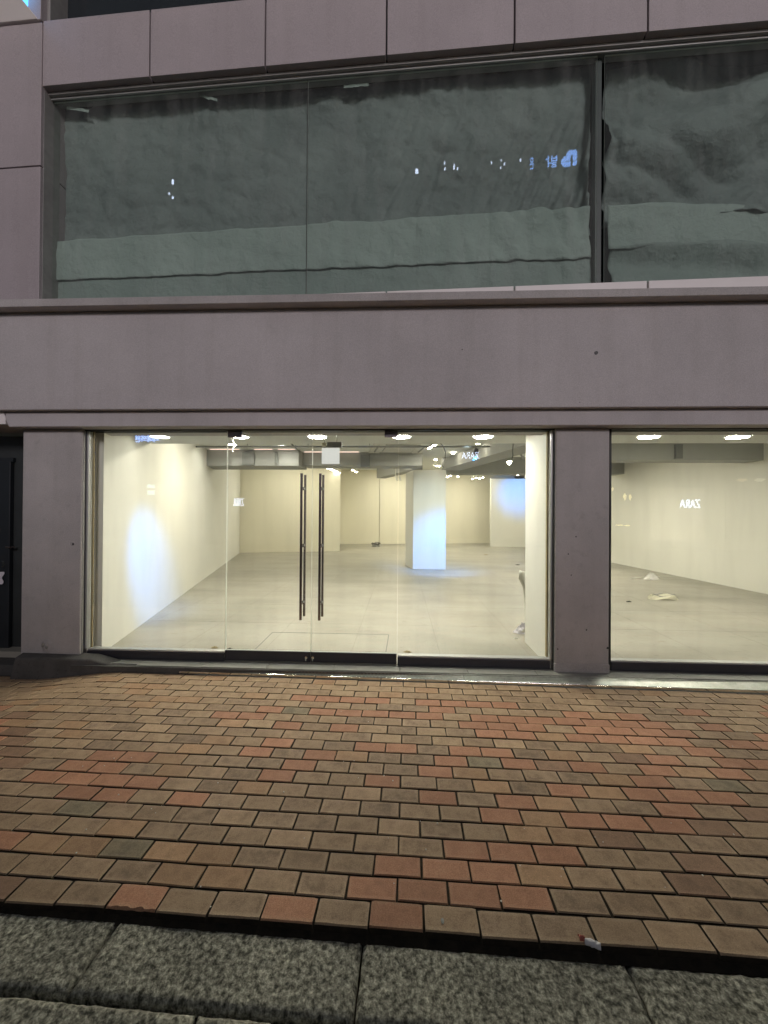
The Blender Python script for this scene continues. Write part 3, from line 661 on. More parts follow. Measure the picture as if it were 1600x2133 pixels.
# projecting lit sign box in the top left corner
q = U.pix(78, 46, -.012)
lb = empty('sign_lightbox', U.w(q[0] - .5, -.012, q[1]), 'blue lit box sign with pale metal casing, cut off by the top left corner', 'sign')
zt2 = q[1] + .012
A = [U.pix(-60, 62, -.03), U.pix(78, 46, -.03), U.pix(50, 13, -.03), U.pix(-60, 24, -.03)]
def up(s_, d, z): return U.w(s_, d, z)
b0 = us(-300, 50, -.03)
m = MB()
m.hexa([up(b0, -.03, zt2), up(A[1][0], -.03, zt2), up(A[1][0], .25, zt2), up(b0, .25, zt2),
        up(b0, -.14, zt2 + .16), up(A[2][0] + .015, -.14, zt2 + .16), up(A[2][0] + .015, .25, zt2 + .16), up(b0, .25, zt2 + .16)])
m.build('casing', M['panel_white'], lb, bevel=.004)
m = MB(); m.box(U, b0, A[2][0] + .0, -.13, .2, zt2 + .165, zt2 + 1.1); m.build('lit_face', M['lightbox'], lb)
m = MB(); m.box(U, A[2][0] + .02, us(84.5, 30, -.012), -.01, .25, zt2 + .02, zt2 + 1.1); m.build('pier_panel', M['panel'], bld, bevel=.004)

# ------------------------------------------------------------------ tarpaulins behind the upper glass
def sheet(name, corners, d0, fold, nu, nv, mt, parent, wob=.02, seed=0, solid=.002):
    (tl, tr, br, bl) = [U.pix(x, y, d0) for x, y in corners]
    m = MB()
    def fn(u, v):
        s0 = bl[0] + (br[0] - bl[0]) * u; z0 = bl[1] + (br[1] - bl[1]) * u; s1 = tl[0] + (tr[0] - tl[0]) * u; z1 = tl[1] + (tr[1] - tl[1]) * u
        s_ = s0 + (s1 - s0) * v; z_ = z0 + (z1 - z0) * v
        eu = max(0, 1 - min(u, 1 - u) / .03); ev = max(0, 1 - min(v, 1 - v) / .05)
        s_ += eu * wob * noise.noise(Vector((z_ * 3, seed, 1))) * 2; z_ += ev * wob * (noise.noise(Vector((s_ * 2.2, seed, 7))) * 2 + .5 * noise.noise(Vector((s_ * 9, seed, 7))))
        return U.w(s_, max(.137, d0 + fold(u, v, s_, z_)), z_)
    m.grid(fn, nu, nv); return m.build(name, M[mt], parent, smooth=True, solid=solid)
NZ = lambda x, y, z=0: noise.noise(Vector((x, y, z)))
def ridge(x, y, z=0): return 1 - 2 * abs(NZ(x, y, z))
def foldL(u, v, s_, z_):
    A = max(0, (u - .52) / .48) ** .7 if u > .52 else 0
    q = s_ * .93 - z_ * .38; p_ = s_ * .38 + z_ * .93
    h = .03 * NZ(s_ * 1.2, z_ * 1.2, 4) + .016 * NZ(s_ * 5, z_ * 5, 2) + .018 * ridge(s_ * 3 + z_, z_ * 4, 12) + .010 * ridge(s_ * 9 - z_ * 4, z_ * 8, 13)
    A *= max(.15, 1 - abs(v - .28) * 1.5)
    h += A * .9 * (.10 * ridge(q * 3.0, p_ * .5, 9) + .06 * ridge(q * 9, p_ * 1.1, 3) + .02 * ridge(q * 21, p_ * 2.5, 6))
    return h + .02
tl_ = empty('tarpaulin', U.w(-.5, .2, zsill), 'wide grey green tarpaulin hung behind the upper left glass, with pale folded lower strip', 'tarpaulin', 'tarpaulins behind the upper windows')
sheet('upper_sheet', [(112, 218), (1236, 118), (1240, 470), (108, 520)], .23, foldL, 300, 110, 'tarp', tl_, .05, 1)
def f2(u, v, s_, z_): return min(.03, .007 * ridge(s_ * 6, z_ * 5 + s_, 33) + .014 * NZ(s_ * 2, z_ * 3, 5) + .014 * NZ(s_ * 6, z_ * 7, 1) * (1 if u > .3 else .4) + .05 * max(0, u - .4) * (ridge(s_ * 5, z_ * 2, 6) - .5))
sheet('pale_strip', [(108, 502), (1228, 428), (1232, 534), (106, 584)], .17, f2, 300, 24, 'tarp2', tl_, .009, 2)
sheet('hem_strip', [(108, 578), (1234, 528), (1236, 625), (106, 660)], .19, f2, 160, 12, 'tarp3', tl_, .006, 3)
for (x0, y0, x1, y1) in ((138, 222, 184, 229), (415, 196, 452, 206), (455, 176, 545, 170), (716, 178, 768, 173)):
    a = U.pix(x0, y0, .16); b = U.pix(x1, y1, .16); m = MB()
    m.grid(lambda u, v: U.w(a[0] + (b[0] - a[0]) * u, .165 + .004 * NZ(u * 4, v * 3, x0), a[1] - .02 + (b[1] - a[1]) * u + .03 * v + .008 * NZ(u * 5, v * 4, x0)), 12, 3)
    m.build('tape_strip', M['tarp2'], tl_, solid=.001)
def foldR(u, v, s_, z_):
    a = R(-24) ; x = s_ * math.cos(a) + z_ * math.sin(a); y = -s_ * math.sin(a) + z_ * math.cos(a)
    h = .13 * math.sin(6.0 * (z_ - .34 * (s_ - 2.2) ** 2 * .5 - .1 * s_) + 1.0) * min(1, u * 2.6 + .12)
    h += .06 * ridge(x * .8, y * 3.0, 4) + .02 * NZ(s_ * 4, z_ * 4, 8) + .014 * ridge(s_ * 8, z_ * 9, 14) + (.05 * ridge(s_ * 7, z_ * 2.5, 2) * max(0, 1 - u * 7))
    return h + .02
tr_ = empty('tarpaulin', U.w(2.8, .2, zsill), 'creased grey green tarpaulin sagging in broad folds behind the upper right glass', 'tarpaulin', 'tarpaulins behind the upper windows')
sheet('upper_sheet', [(1272, 120), (1900, 48), (1900, 440), (1266, 450)], .20, foldR, 120, 80, 'tarp', tr_, .03, 5)
def f3(u, v, s_, z_): return .03 * NZ(s_ * 2, z_ * 3, 15) + .018 * NZ(s_ * 5, z_ * 6, 1)
sheet('pale_strip', [(1265, 424), (1900, 430), (1900, 512), (1268, 514)], .18, f3, 90, 16, 'tarp2', tr_, .02, 6)
def f4(u, v, s_, z_): return .05 * math.sin(14 * (z_ + .12 * s_)) + .01 * NZ(s_ * 5, z_ * 6, 1)
sheet('hem_strip', [(1272, 512), (1900, 508), (1900, 600), (1268, 620)], .20, f4, 90, 20, 'tarp3', tr_, .02, 7)

# ------------------------------------------------------------------ shop interior
FZ = .06
ZC1, ZC2, ZC3 = 2.42, 2.90, 3.60
A0 = G(228, 1350, FZ); B0 = G(499, 1152, FZ)
dv = (B0 - A0); A00 = A0 - dv * ((A0.y - 3.79) / dv.y)
C0 = G(708, 1148.5, FZ); D0 = G(708, 1133.5, FZ); D1 = G(790, 1133, FZ); E0 = G(845, 1132.5, FZ)
F0 = G(1022, 1138.5, FZ); F1 = G(1022, 1131, FZ)
R0 = G(1600, 1238.5, FZ); R1 = G(1272, 1172, FZ); rv = (R1 - R0)
Ra = R0 - rv * ((R0.y - 3.79) / rv.y); yF = F0.y + .3; Rb = R0 + rv * ((yF - R0.y) / rv.y)
S((lambda m: (m.box(L, -9, 9, 3.79, 24, -.14, FZ), m.build('shop_floor', M['floor']))[1])(MB()))
def iw(name, p, q, z1, mt='white', th=.12, z0=FZ + .001):
    m = MB(); m.wall(p, q, th, z0, z1); o = S(m.build(name, M[mt])); return o
iw('left_wall', A00, B0, ZC3, th=.15)
iw('back_wall', B0 + Vector((-.3, .002, 0)), C0, ZC3, 'white_warmlit', th=.12)
iw('alcove_side_wall', Vector((C0.x - .12, C0.y + .125, 0)), Vector((D0.x - .12, D0.y + .2, 0)), ZC3, 'white_warmlit', th=-.12 if False else .12)
iw('alcove_back_wall', D0 + Vector((-.3, 0, 0)), D1 - Vector((.012, 0, 0)), ZC3, 'white_warmlit')
iw('rear_wall', D1 + Vector((.012, -.02, 0)), F1 + Vector((1.2, 0, 0)), ZC3, 'white_warmlit')
iw('right_rear_wall', F0, Vector((Rb.x + .3, F0.y - .2, 0)), 3.13, 'white', th=.3)
m = MB(); m.wall(Vector((Rb.x, Rb.y + 1, 0)), Vector((Ra.x, Ra.y, 0)), .12, FZ + .001, ZC3); S(m.build('right_wall', M['white']))
# partition beside the middle pillar
p0 = G(1093.5, 1337, FZ); p1 = G(1127, 1372.5, FZ); pv = p1 - p0; pa = p0; pb = p0 + pv * ((3.79 - p0.y) / pv.y)
m = MB(); xr = pl_m[2] + .06
m.hexa([(pb.x, 3.79, FZ + .001), (xr, 3.79, FZ + .001), (xr, p0.y, FZ + .001), (p0.x, p0.y, FZ + .001), (pb.x, 3.79, ZC1 - .004), (xr, 3.79, ZC1 - .004), (xr, p0.y, ZC1 - .004), (p0.x, p0.y, ZC1 - .004)])
S(m.build('partition', M['white']))
# column
c0 = G(860, 1186, FZ); c1 = G(928.5, 1187, FZ); c2 = G(843, 1180, FZ)
cx = empty('column', (c0 + c1) / 2, 'square white column standing alone in the middle of the bare shop', 'column')
cw = (c1.x - c0.x); cy = c0.y; ck = c0.x - P(844, 1180, cy + cw).x
m = MB(); m.hexa([(c0.x, cy, FZ + .001), (c1.x, cy, FZ + .001), (c1.x - ck, cy + cw, FZ + .001), (c0.x - ck, cy + cw, FZ + .001), (c0.x, cy, 2.66), (c1.x, cy, 2.66), (c1.x - ck, cy + cw, 2.66), (c0.x - ck, cy + cw, 2.66)])
m.build('shaft', M['white'], cx, bevel=.01)
# ceilings
yf = 4.95
m = MB(); m.box(L, -9, 9, 3.79, yf, ZC1, ZC1 + .10); m.box(L, -9, 9, yf, yf + .06, ZC1, ZC2 + .1); m.box(L, -9, 9, 3.79, 3.95, ZC1 + .1, z_et - .1); S(m.build('shop_ceiling', M['ceil']))
m = MB(); m.box(L, -9, 9, yf + .06, 9.35, ZC2, ZC2 + .1); m.box(L, -9, 9, 9.35, 9.41, ZC2, ZC3 + .1); m.box(L, -9, 9, 9.41, 24, ZC3, ZC3 + .1); S(m.build('rear_ceiling', M['ceil']))
m = MB(); m.box(L, -9, 9, 23.8, 24, FZ, ZC3); S(m.build('end_wall', M['white_warmlit']))
# beams
yb = 8.35; xb0 = -6.0; xb1 = P(622, 960, yb).x
def beam(name, p, q, th, z0, z1, mt='beam'):
    m = MB(); m.wall(p, q, th, z0, z1); return S(m.build(name, M[mt]))
b1 = beam('ceiling_beam', (xb0, yb), (xb1, yb), .75, 2.545, ZC2 - .002)
b1b = beam('ceiling_beam', (xb1 + .003, yb + .35), (P(880, 960, yb + .4).x, yb + .35), .6, 2.60, ZC2 - .002)
for (x0_, x1_) in ((505, 530), (573, 578), (748, 768)):
    a_, b_ = P(x0_, 950, yb - .03).x, P(x1_, 950, yb - .03).x
    m = MB(); yy = yb - .05 if x0_ < 620 else yb + .3; m.box(L, a_, b_, yy, yy + .045, 2.56, ZC2 - .06); m.build('bracket', M['beamdark'], b1 if x0_ < 620 else b1b)  # dark bars standing in for reflections across the beam face
bb0 = Vector((c1.x - .15, cy - .25, 0)); bb1 = Vector((P(1050, 940, 6.9).x, 6.9, 0)); bdir = (bb1 - bb0).normalized(); bb1 = bb0 + bdir * 4.8
diag = beam('ceiling_beam', bb0, bb1, .5, 2.63, ZC2 - .003)
rb = beam('ceiling_beam', (c1.x + .1, 11.5), (6.9, 11.5), .5, 2.72, ZC3 - .003)
rb4 = beam('ceiling_beam', (2.6, 7.5), (6.8, 7.5), .4, 2.56, ZC2 - .006)
m = MB(); m.box(L, P(1408, 940, 7.45).x, P(1422, 940, 7.45).x, 7.44, 7.499, 2.58, ZC2 - .05); m.build('bracket', M['beamdark'], rb4)
rb2 = beam('ceiling_beam', (1.4, 12.6), (7.0, 10.2), .35, 2.97, ZC3 - .004)
rb3 = beam('ceiling_beam', (E0.x - 1.2, 15.0), (E0.x + .1, 12.0), .35, 2.9, ZC3 - .004)
if 0: m = MB(); q = G(1450, 1212, FZ); m.box(L, q.x - .09, q.x + .3, q.y - 1.1, q.y + .25, 2.02, ZC2 - .005); S(m.build('bulkhead', M['white']))

for (xa_, ya_, xb_, yb_, zz, r_, nm) in ((-4.2, 7.4, 3.0, 7.4, 2.80, .018, 'grey conduit running across the shop in front of the cross beam'), (-1.9, 5.2, -2.2, 8.3, 2.84, .014, 'thin grey conduit running back along the ceiling at the left'), (1.3, 5.2, 2.9, 9.2, 2.82, .022, 'grey pipe running back beside the slanting beam'), (2.4, 5.1, 3.9, 11.0, 2.80, .016, 'thin pipe above the partition top')):
    m = MB(); m.cyl((xa_, ya_, zz), (xb_, yb_, zz), r_, 8)
    n_ = 6
    for k in range(n_ + 1):
        f = k / n_; m.cyl((xa_ + (xb_ - xa_) * f, ya_ + (yb_ - ya_) * f, zz), (xa_ + (xb_ - xa_) * f, ya_ + (yb_ - ya_) * f, ZC2), .006, 5)
    tag(m.build('conduit', M['beamdark']), nm, 'conduit')
for (xa_, ya_, xb_, yb_, nm) in ((-1.2, 9.6, .6, 17.0, 'black light track pointing into the alcove'), (1.9, 9.6, 3.6, 16.0, 'black light track behind the column')):
    m = MB(); m.wall((xa_, ya_), (xb_, yb_), .04, 3.24, 3.275); m.cyl((xa_, ya_, 3.27), (xa_, ya_, ZC3), .008, 6); m.cyl((xb_, yb_, 3.27), (xb_, yb_, ZC3), .008, 6); tag(m.build('light_track', M['black']), nm, 'light track')
# ceiling lights
def lamp(px, py, zc, r, mt, label, group):
    c = G(px, py, zc) ; c.z = zc
    t = empty('ceiling_light', c, label, 'ceiling light', group)
    m = MB(); n = 24
    for k in range(2):
        for i in range(n):
            a = 2 * math.pi * i / n; rr = r * (1.14 if k == 0 else 1.0); m.v.append(Vector((c.x + rr * math.cos(a), c.y + rr * math.sin(a), zc - (.001 if k == 0 else .012))))
    for i in range(n): j = (i + 1) % n; m.f.append([i, j, n + j, n + i]); m.m.append(0)
    m.build('rim', M['plastic'], t)
    m = MB(); m.cyl((c.x, c.y, zc - .004), (c.x, c.y, zc - .009), r, n); m.build('diffuser', M[mt], t); return t
names = ['leftmost, against the left wall', 'behind the left door hinge', 'above the left door handle', 'behind the right door hinge', 'between right hinge and partition', 'left one in the right hand window', 'right one in the right hand window']
for (px, nm) in zip((333, 498, 661, 836, 1007, 1352, 1537), names):
    lamp(px, 908.5 + (px - 800) * .001, ZC1, .105, 'led_dim' if px == 333 else 'led', 'bright round recessed downlight in the low front ceiling, ' + nm, 'round downlights in the low front ceiling')
lamp(484, 925.5, ZC2, .075, 'led', 'small round downlight in the rear ceiling, near the left door edge', 'small rear downlights')
lamp(588, 929, ZC2, .075, 'led', 'small round downlight in the rear ceiling, just left of the door handles', 'small rear downlights')
lamp(905, 926.5, ZC2, .045, 'led', 'tiny round downlight beside the air conditioner panel corner', 'small rear downlights')
# rows of small lights far back in the shop
ORD = ['first', 'second', 'third', 'fourth', 'fifth', 'sixth', 'seventh', 'eighth', 'ninth']
def dots(lst, zc, r, label, mt='tracklens', body=True):
    for k_, (px, py) in enumerate(lst):
        c = G(px, py, zc); t = empty('track_spotlight', c, label + ', ' + ORD[k_] + ' from the left', 'spotlight', label)
        m = MB(); m.cyl((c.x, c.y, zc + .14), (c.x, c.y, zc + .01), r * .9, 10, r * 1.25); m.build('housing', M['plastic'], t)
        m = MB(); m.cyl((c.x, c.y, zc + .008), (c.x, c.y, zc - .002), r * 1.1, 10); m.build('lens', M[mt], t)
        m = MB(); m.cyl((c.x, c.y, zc + .14), (c.x, c.y, ZC3), .01, 6); m.build('stem', M['plastic'], t)
dots([(673, 972.5), (679, 974.5), (684, 976), (690, 978), (696, 980.5), (701, 982.5), (707, 985)], 3.1, .045, 'small spotlight in the dotted row beside the hanging sign')
dots([(720, 972), (735, 980), (742, 983.5)], 3.1, .045, 'small spotlight left of the air conditioner, deep in shop')
dots([(932, 994), (938, 991), (944, 989), (949, 987), (954, 993), (984, 998), (992, 996), (999, 997), (1006, 995)], 3.1, .04, 'small spotlight in the cluster behind the column')
dots([(981, 972), (959, 983), (1050, 983), (1079, 990)], 3.1, .045, 'single white track spotlight right of the column')
dots([(1276, 979), (1281, 976), (1285, 975), (1290, 977), (1295, 973), (1299, 972), (1303, 975)], 3.05, .045, 'small spotlight in the right window cluster')

# ceiling light inside the shop: lamps for the fittings, and fill lamps added out of view
def spot(loc, aim, col, en, ang, blend=1.0, rad=.04):
    d = bpy.data.lights.new('spot_lamp', 'SPOT'); d.energy = en; d.color = col; d.spot_size = R(ang); d.spot_blend = blend; d.shadow_soft_size = rad
    o = bpy.data.objects.new('spot_lamp', d); COL.objects.link(o); o.location = loc; o.rotation_euler = (Vector(aim) - Vector(loc)).to_track_quat('-Z', 'Y').to_euler(); return o
def area(loc, sz, col, en):
    d = bpy.data.lights.new('area_lamp', 'AREA'); d.shape = 'DISK'; d.size = sz; d.energy = en; d.color = col
    o = bpy.data.objects.new('area_lamp', d); COL.objects.link(o); o.location = loc; return o
def rear(x, y, zc, en, label):  # unseen fill lamps, added to brighten the interior
    label += (', ' + ORD[rear.n % 8] + ' from the left aisle' if 0 else ''); rear.n += 1
    t = empty('ceiling_light', (x, y, zc), label, 'ceiling light', 'warm fill lamps added out of view behind the ceiling beams')
    m = MB(); m.cyl((x, y, zc - .001), (x, y, zc - .02), .11, 20, .095); m.build('rim', M['plastic'], t)
    m = MB(); m.cyl((x, y, zc - .021), (x, y, zc - .024), .09, 20); m.build('diffuser', M['fillwarm'], t)
rear.n = 0
for (x, y, w_) in ((-3.6, 12.6, 'over the left rear corner'), (-1.2, 12.0, 'before the alcove corner wall'), (.2, 14.0, 'before the alcove opening'), (-.2, 17.0, 'inside the alcove'), (2.4, 13.5, 'behind the white column'), (4.6, 14.5, 'before the right rear wall'), (3.4, 17.5, 'behind the right rear wall end'), (1.6, 16.6, 'before the rear wall')):
    rear(x, y, ZC3, 12, 'added round warm fill lamp in the high rear ceiling, ' + w_)
for (x, y, w_) in ((-2.6, 6.3, 'over the left wall side'), (0.1, 6.2, 'over the middle of the floor'), (4.4, 9.6, 'over the right window bay'), (4.7, 5.5, 'behind the right window fascia'), (3.8, 9.0, 'behind the slanting beam'), (.55, 8.0, 'left of the white column')):
    rear(x, y, ZC2, 12, 'added round warm fill lamp in the middle ceiling, ' + w_)
# air conditioner cassette
acn = [G(780, 923, ZC2 - .03), G(904, 925, ZC2 - .03), G(878, 945, ZC2 - .03), G(767, 944, ZC2 - .03)]
cc = sum(acn, Vector()) / 4
ac = empty('air_conditioner', cc, 'square cream ceiling air conditioner with central grille', 'air conditioner')
def acq(f0, z): return [Vector((*(cc + (p - cc) * f0).xy, z)) for p in acn]
m = MB(); m.hexa(acq(1, ZC2 - .03) + acq(1.0, ZC2 - .002)); m.build('panel', M['plastic'], ac, bevel=.01)
m = MB(); m.hexa(acq(.55, ZC2 - .036) + acq(.55, ZC2 - .031)); gr = m.build('grille', M['plasticgrey'], ac)
for k in range(9):
    f = -.5 + (k + .5) / 9; e0 = (acn[1] - acn[0]) * .53; c_ = cc + (acn[3] - acn[0]) * f * .53; m = MB()
    m.cyl(Vector((*(c_ - e0 / 2).xy, ZC2 - .040)), Vector((*(c_ + e0 / 2).xy, ZC2 - .040)), .012, 6); m.build('slat', M['plastic'], gr)
for k in range(4):
    p, q2 = acn[k], acn[(k + 1) % 4]; mid = (p + q2) / 2; c_ = cc + (mid - cc) * .80; e0 = (q2 - p) * .30; m = MB()
    m.cyl(Vector((*(c_ - e0).xy, ZC2 - .032)), Vector((*(c_ + e0).xy, ZC2 - .032)), .02, 8); m.build('air_slot', M['plasticgrey'], ac)

# hanging blank white sign just inside the doors
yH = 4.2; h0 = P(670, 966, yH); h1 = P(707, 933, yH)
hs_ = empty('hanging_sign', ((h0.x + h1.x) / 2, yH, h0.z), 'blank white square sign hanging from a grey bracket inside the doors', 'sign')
m = MB(); m.box(L, h0.x, h1.x, yH, yH + .02, h0.z, h1.z); m.build('board', emis('sign_board_glow', (1, .98, .92), .78), hs_, bevel=.004)  # board given a glow of its own to brighten it
m = MB(); m.box(L, P(682, 920, yH).x, P(712, 920, yH).x, yH - .02, yH + .05, h1.z + .004, P(700, 921, yH).z); m.build('bracket', M['plasticgrey'], hs_, bevel=.004)
c = P(675, 926, yH); m = MB(); m.cyl((c.x, yH, c.z - .02), (c.x, yH, c.z + .014), .022, 14, .03); m.build('sensor', M['cream'], hs_)
m = MB(); 
for xx in (h0.x + .03, h1.x - .03): m.cyl((xx, yH + .01, h1.z), (xx, yH + .01, ZC1), .004, 6)
m.build('rod', M['plasticgrey'], hs_)

# blue floodlights that throw the blue pools
def flood(loc, aim, label, en, ang, par):
    t = empty('blue_spotlight', loc, label, 'spotlight', None)
    d = (Vector(aim) - Vector(loc)).normalized(); l0 = Vector(loc)
    m = MB(); m.cyl(l0 - d * .10, l0, .035, 14, .045); m.build('housing', M['black'], t)
    m = MB(); m.cyl(l0 - d * .05, Vector((l0.x - d.x * .05, l0.y - d.y * .05, par)), .008, 6); m.build('stem', M['black'], t)
    m = MB(); m.cyl(l0 + d * .002, l0 + d * .005, .03, 14); m.build('lens', M['bluesign'], t)
    spot(l0 + d * .02, aim, (.02, .27, 1), en * 7, ang)
def onwall(px, z_or_py):      # a point on the left wall seen at this pixel
    r = ray(px, z_or_py); nrm = Vector((-dv.y, dv.x, 0)).normalized(); t = (A0 - CO).dot(nrm) / r.dot(nrm); return CO + r * t
w0 = onwall(315, 1125)
flood(Vector((-1.35, 4.03, zt + .085)), w0 + Vector((0, 0, -.38)), 'black spotlight behind the glass head throwing the blue glow on the left wall', 80, 36, ZC1)
cb = Vector(((c0.x + c1.x) / 2 + .25, cy - .05, .25))
flood(Vector((cb.x + .5, cy - 2.2, ZC2 - .15)), cb, 'black spotlight aiming blue light at the foot of the white column', 120, 52, ZC2)
spot(Vector((cb.x + .3, cy - 3.0, ZC2 - .1)), Vector((cb.x - .2, cy, 1.4)), (.72, .9, 1), 170, 50)  # added wash with no fitting, brightens the column front
rw = P(1078, 1030, F0.y)
flood(Vector((rw.x - .4, F0.y - 3.0, 3.1)), rw, 'blue spotlight on a black stem near the partition top', 85, 46, ZC3)
# the visible spotlight dangling by the partition
l0 = P(1062, 962, 5.6); t = empty('dangling_spotlight', l0, 'bare bright spotlight dangling on a black cable left of the partition', 'spotlight')
m = MB(); m.tube([l0 + Vector(v) for v in ((.0, 0, 0), (.03, 0, .04), (.045, 0, .09), (.04, 0, .16), (.05, 0, .3), (.05, 0, ZC2 - l0.z))], .006); m.build('cable', M['black'], t)
m = MB(); m.cyl(l0 + Vector((.02, 0, .01)), l0 + Vector((-.02, -.01, -.02)), .012, 10, .03); m.build('head', M['tracklens'], t)
# scallops of light on the diagonal beam
nb = Vector((bdir.y, -bdir.x, 0)); 
if nb.y > 0: nb = -nb
for k_, px in enumerate((883, 914, 957, 1010)):
    best = None
    for k in range(100):
        q = bb0 + bdir * (4.8 * k / 99); x_ = proj((q.x, q.y, 2.8))[0]
        if best is None or abs(x_ - px) < best[0]: best = (abs(x_ - px), q.copy())
    q = best[1] + nb * .16
    t = empty('beam_spotlight', (q.x, q.y, ZC2), ORD[k_] + ' small spotlight from the column washing the slanting ceiling beam', 'spotlight', 'spotlights washing the slanting beam')
    m = MB(); m.cyl((q.x, q.y, ZC2 - .001), (q.x, q.y, ZC2 - .03), .035, 12); m.build('lens', M['tracklens'], t)
    spot((q.x, q.y, ZC2 - .035), best[1] + Vector((0, 0, 2.3)), (1, .85, .5), 6, 75, 1, .02)
# cove glow on the cross beam
for k_, (a_, b_) in enumerate(((440, 504), (531, 572), (580, 618), (626, 747), (770, 870))):
    xa_, xb_ = P(a_, 940, yb).x, P(b_, 940, yb).x; yy = yb - .09 if a_ < 620 else yb + .26
    t = empty('cove_light', ((xa_ + xb_) / 2, yy, ZC2 - .01), 'slim warm strip light atop the cross beam, ' + ORD[k_] + ' from the left', 'strip light', 'strip lights along the cross beam')
    m = MB(); m.box(L, xa_ + .02, xb_ - .02, yy - .012, yy + .012, ZC2 - .016, ZC2 - .003); m.build('tube', emis('cove_tube', (1, .72, .6), 1.6) if 'cove_tube' not in bpy.data.materials else bpy.data.materials['cove_tube'], t)

sj = MB()
for k in range(14):
    y = 5.0 + k * 1.0; sj.box(L, -5.2, 6.7, y - .0012, y + .0012, FZ, FZ + .0006)
for k in range(13):
    x = -5.1 + k * .92; sj.box(L, x - .0012, x + .0012, 3.85, 17, FZ + .0007, FZ + .0012)
tag(sj.build('floor_seams', pm('seam', (.22, .20, .165), .7, .1, 3)), kind='structure')
# floor hatch outline, debris
h = [G(527, 1357, FZ), G(568, 1317, FZ), G(810, 1322, FZ), G(803, 1364, FZ)]
m = MB()
for a_, b_ in ((h[0], h[1]), (h[1], h[2]), (h[2], h[3])):
    d = (b_ - a_).normalized(); n_ = Vector((-d.y, d.x, 0)) * .0045; k = Vector((0, 0, .0015))
    m.hexa([a_ - n_, b_ - n_, b_ + n_, a_ + n_, a_ - n_ + k, b_ - n_ + k, b_ + n_ + k, a_ + n_ + k])
tag(m.build('mat_recess_outline', M['beamdark']), 'thin dark outline of a filled mat well in the floor behind the doors', 'floor joint')
def crumple(name, c, sx, sy, sz, mt, label, cat, seed, n=14):
    m = MB()
    def fn(u, v):
        a = 2 * math.pi * u; r_ = v; k = 1 + .45 * NZ(math.cos(a) * 2, math.sin(a) * 2, seed + v * 3)
        return (c[0] + sx * r_ * k * math.cos(a), c[1] + sy * r_ * k * math.sin(a), c[2] + sz * (1 - v ** 2) * (1 + .9 * NZ(u * 7 % 7, v * 6, seed)) + .003)
    m.grid(fn, n * 2, n); return tag(m.build(name, M[mt], smooth=False, solid=.001), label, cat)
c = G(783, 1139, FZ); crumple('rag_heap', c, .18, .15, .16, 'plasticgrey', 'small dark heap of cable and rag on the far floor by the alcove', 'debris', 3)
m = MB(); rr = random.Random(3); m.tube([c + Vector((math.cos(k * .9) * .2 * rr.uniform(.6, 1.1), math.sin(k * .9) * .15, .05 + .14 * abs(math.sin(k)))) for k in range(16)], .01, 5); tag(m.build('cable_tangle', M['black']), 'black cable tangled over the far rag heap', 'cable')
c = G(1381, 1248, FZ); cb_ = empty('cable_coil', c, 'flat coil of white cable lying on the floor in the right window', 'cable')
for k in range(6):
    m = MB(); rx, ry = .24 - k * .018, .10 - k * .006; t0 = k * .5
    m.tube([c + Vector(((rx * math.cos(t0 + i * .33)) * (1 + .05 * k) + .01 * k, ry * math.sin(t0 + i * .33) + .012 * k, .012 + .009 * k + .02 * math.sin(i + k))) for i in range(20)], .009, 6)
    m.build('loop', M['cream'] if k != 5 else M['plasticgrey'], cb_)
c = G(1357, 1207, FZ); crumple('plastic_bag', c, .16, .10, .11, 'plastic', 'crumpled white plastic bag on the floor near the right wall', 'bag', 9)
a_, b_ = G(1316, 1206, FZ), G(1412, 1201, FZ); m = MB(); m.tube([a_ + (b_ - a_) * (k / 12) + Vector((0, .10 * math.sin(k / 12 * math.pi), .012)) for k in range(13)], .007, 6); tag(m.build('loose_cable', M['plastic']), 'thin white cable running past the crumpled bag to the right wall', 'cable')
for (px, py, nm, r_) in ((1310, 1254, 'dark scrap on the floor in the right window', .03), (1078, 1177, 'tiny black scrap on the floor left of the partition', .045), (1012, 1156, 'small brown scrap on the floor right of the column', .05), (1075, 1331, 'small white scrap on the floor beside the partition foot', .018), (849, 1359, 'brown smear of debris behind the right pane rail', .028), (478, 1353, 'dark leaf debris by the left door corner', .024), (447, 1350, 'pale scrap behind the left pane rail', .026)):
    c = G(px, py, FZ); crumple('scrap', c, r_ * 1.5, r_ * .7, .012, 'black' if 'black' in nm or 'dark' in nm else ('plastic' if 'white' in nm else 'brass'), nm, 'scrap', px, 6)
# film sheet slumped behind the partition
y_ = p0.y + .25
def film(u, v):
    edge = [(1077, 1188), (1075, 1205), (1084, 1222), (1087, 1250), (1090, 1290), (1089, 1308), (1080, 1316)]
    k = v * (len(edge) - 1); i = min(len(edge) - 2, int(k)); f = k - i
    ex = 5 + edge[i][0] + (edge[i + 1][0] - edge[i][0]) * f; ey = edge[i][1] + (edge[i + 1][1] - edge[i][1]) * f
    yy = y_ + .05 * NZ(v * 5, u * 3, 2) + (.0 if v < .8 else -.1 * (v - .8)); p = P(ex + (1112 - ex) * u, ey + 6 * u, yy); p.z = max(p.z, FZ + .004); return p
m = MB(); m.grid(film, 10, 24); tag(m.build('film_sheet', M['white'], smooth=True, solid=.002), 'limp sheet of cream protective film standing behind the partition', 'film')
c = G(1091, 1318, FZ); crumple('paper_bag', c, .12, .07, .09, 'paper', 'crumpled pale paper bag at the foot of the partition', 'bag', 21)
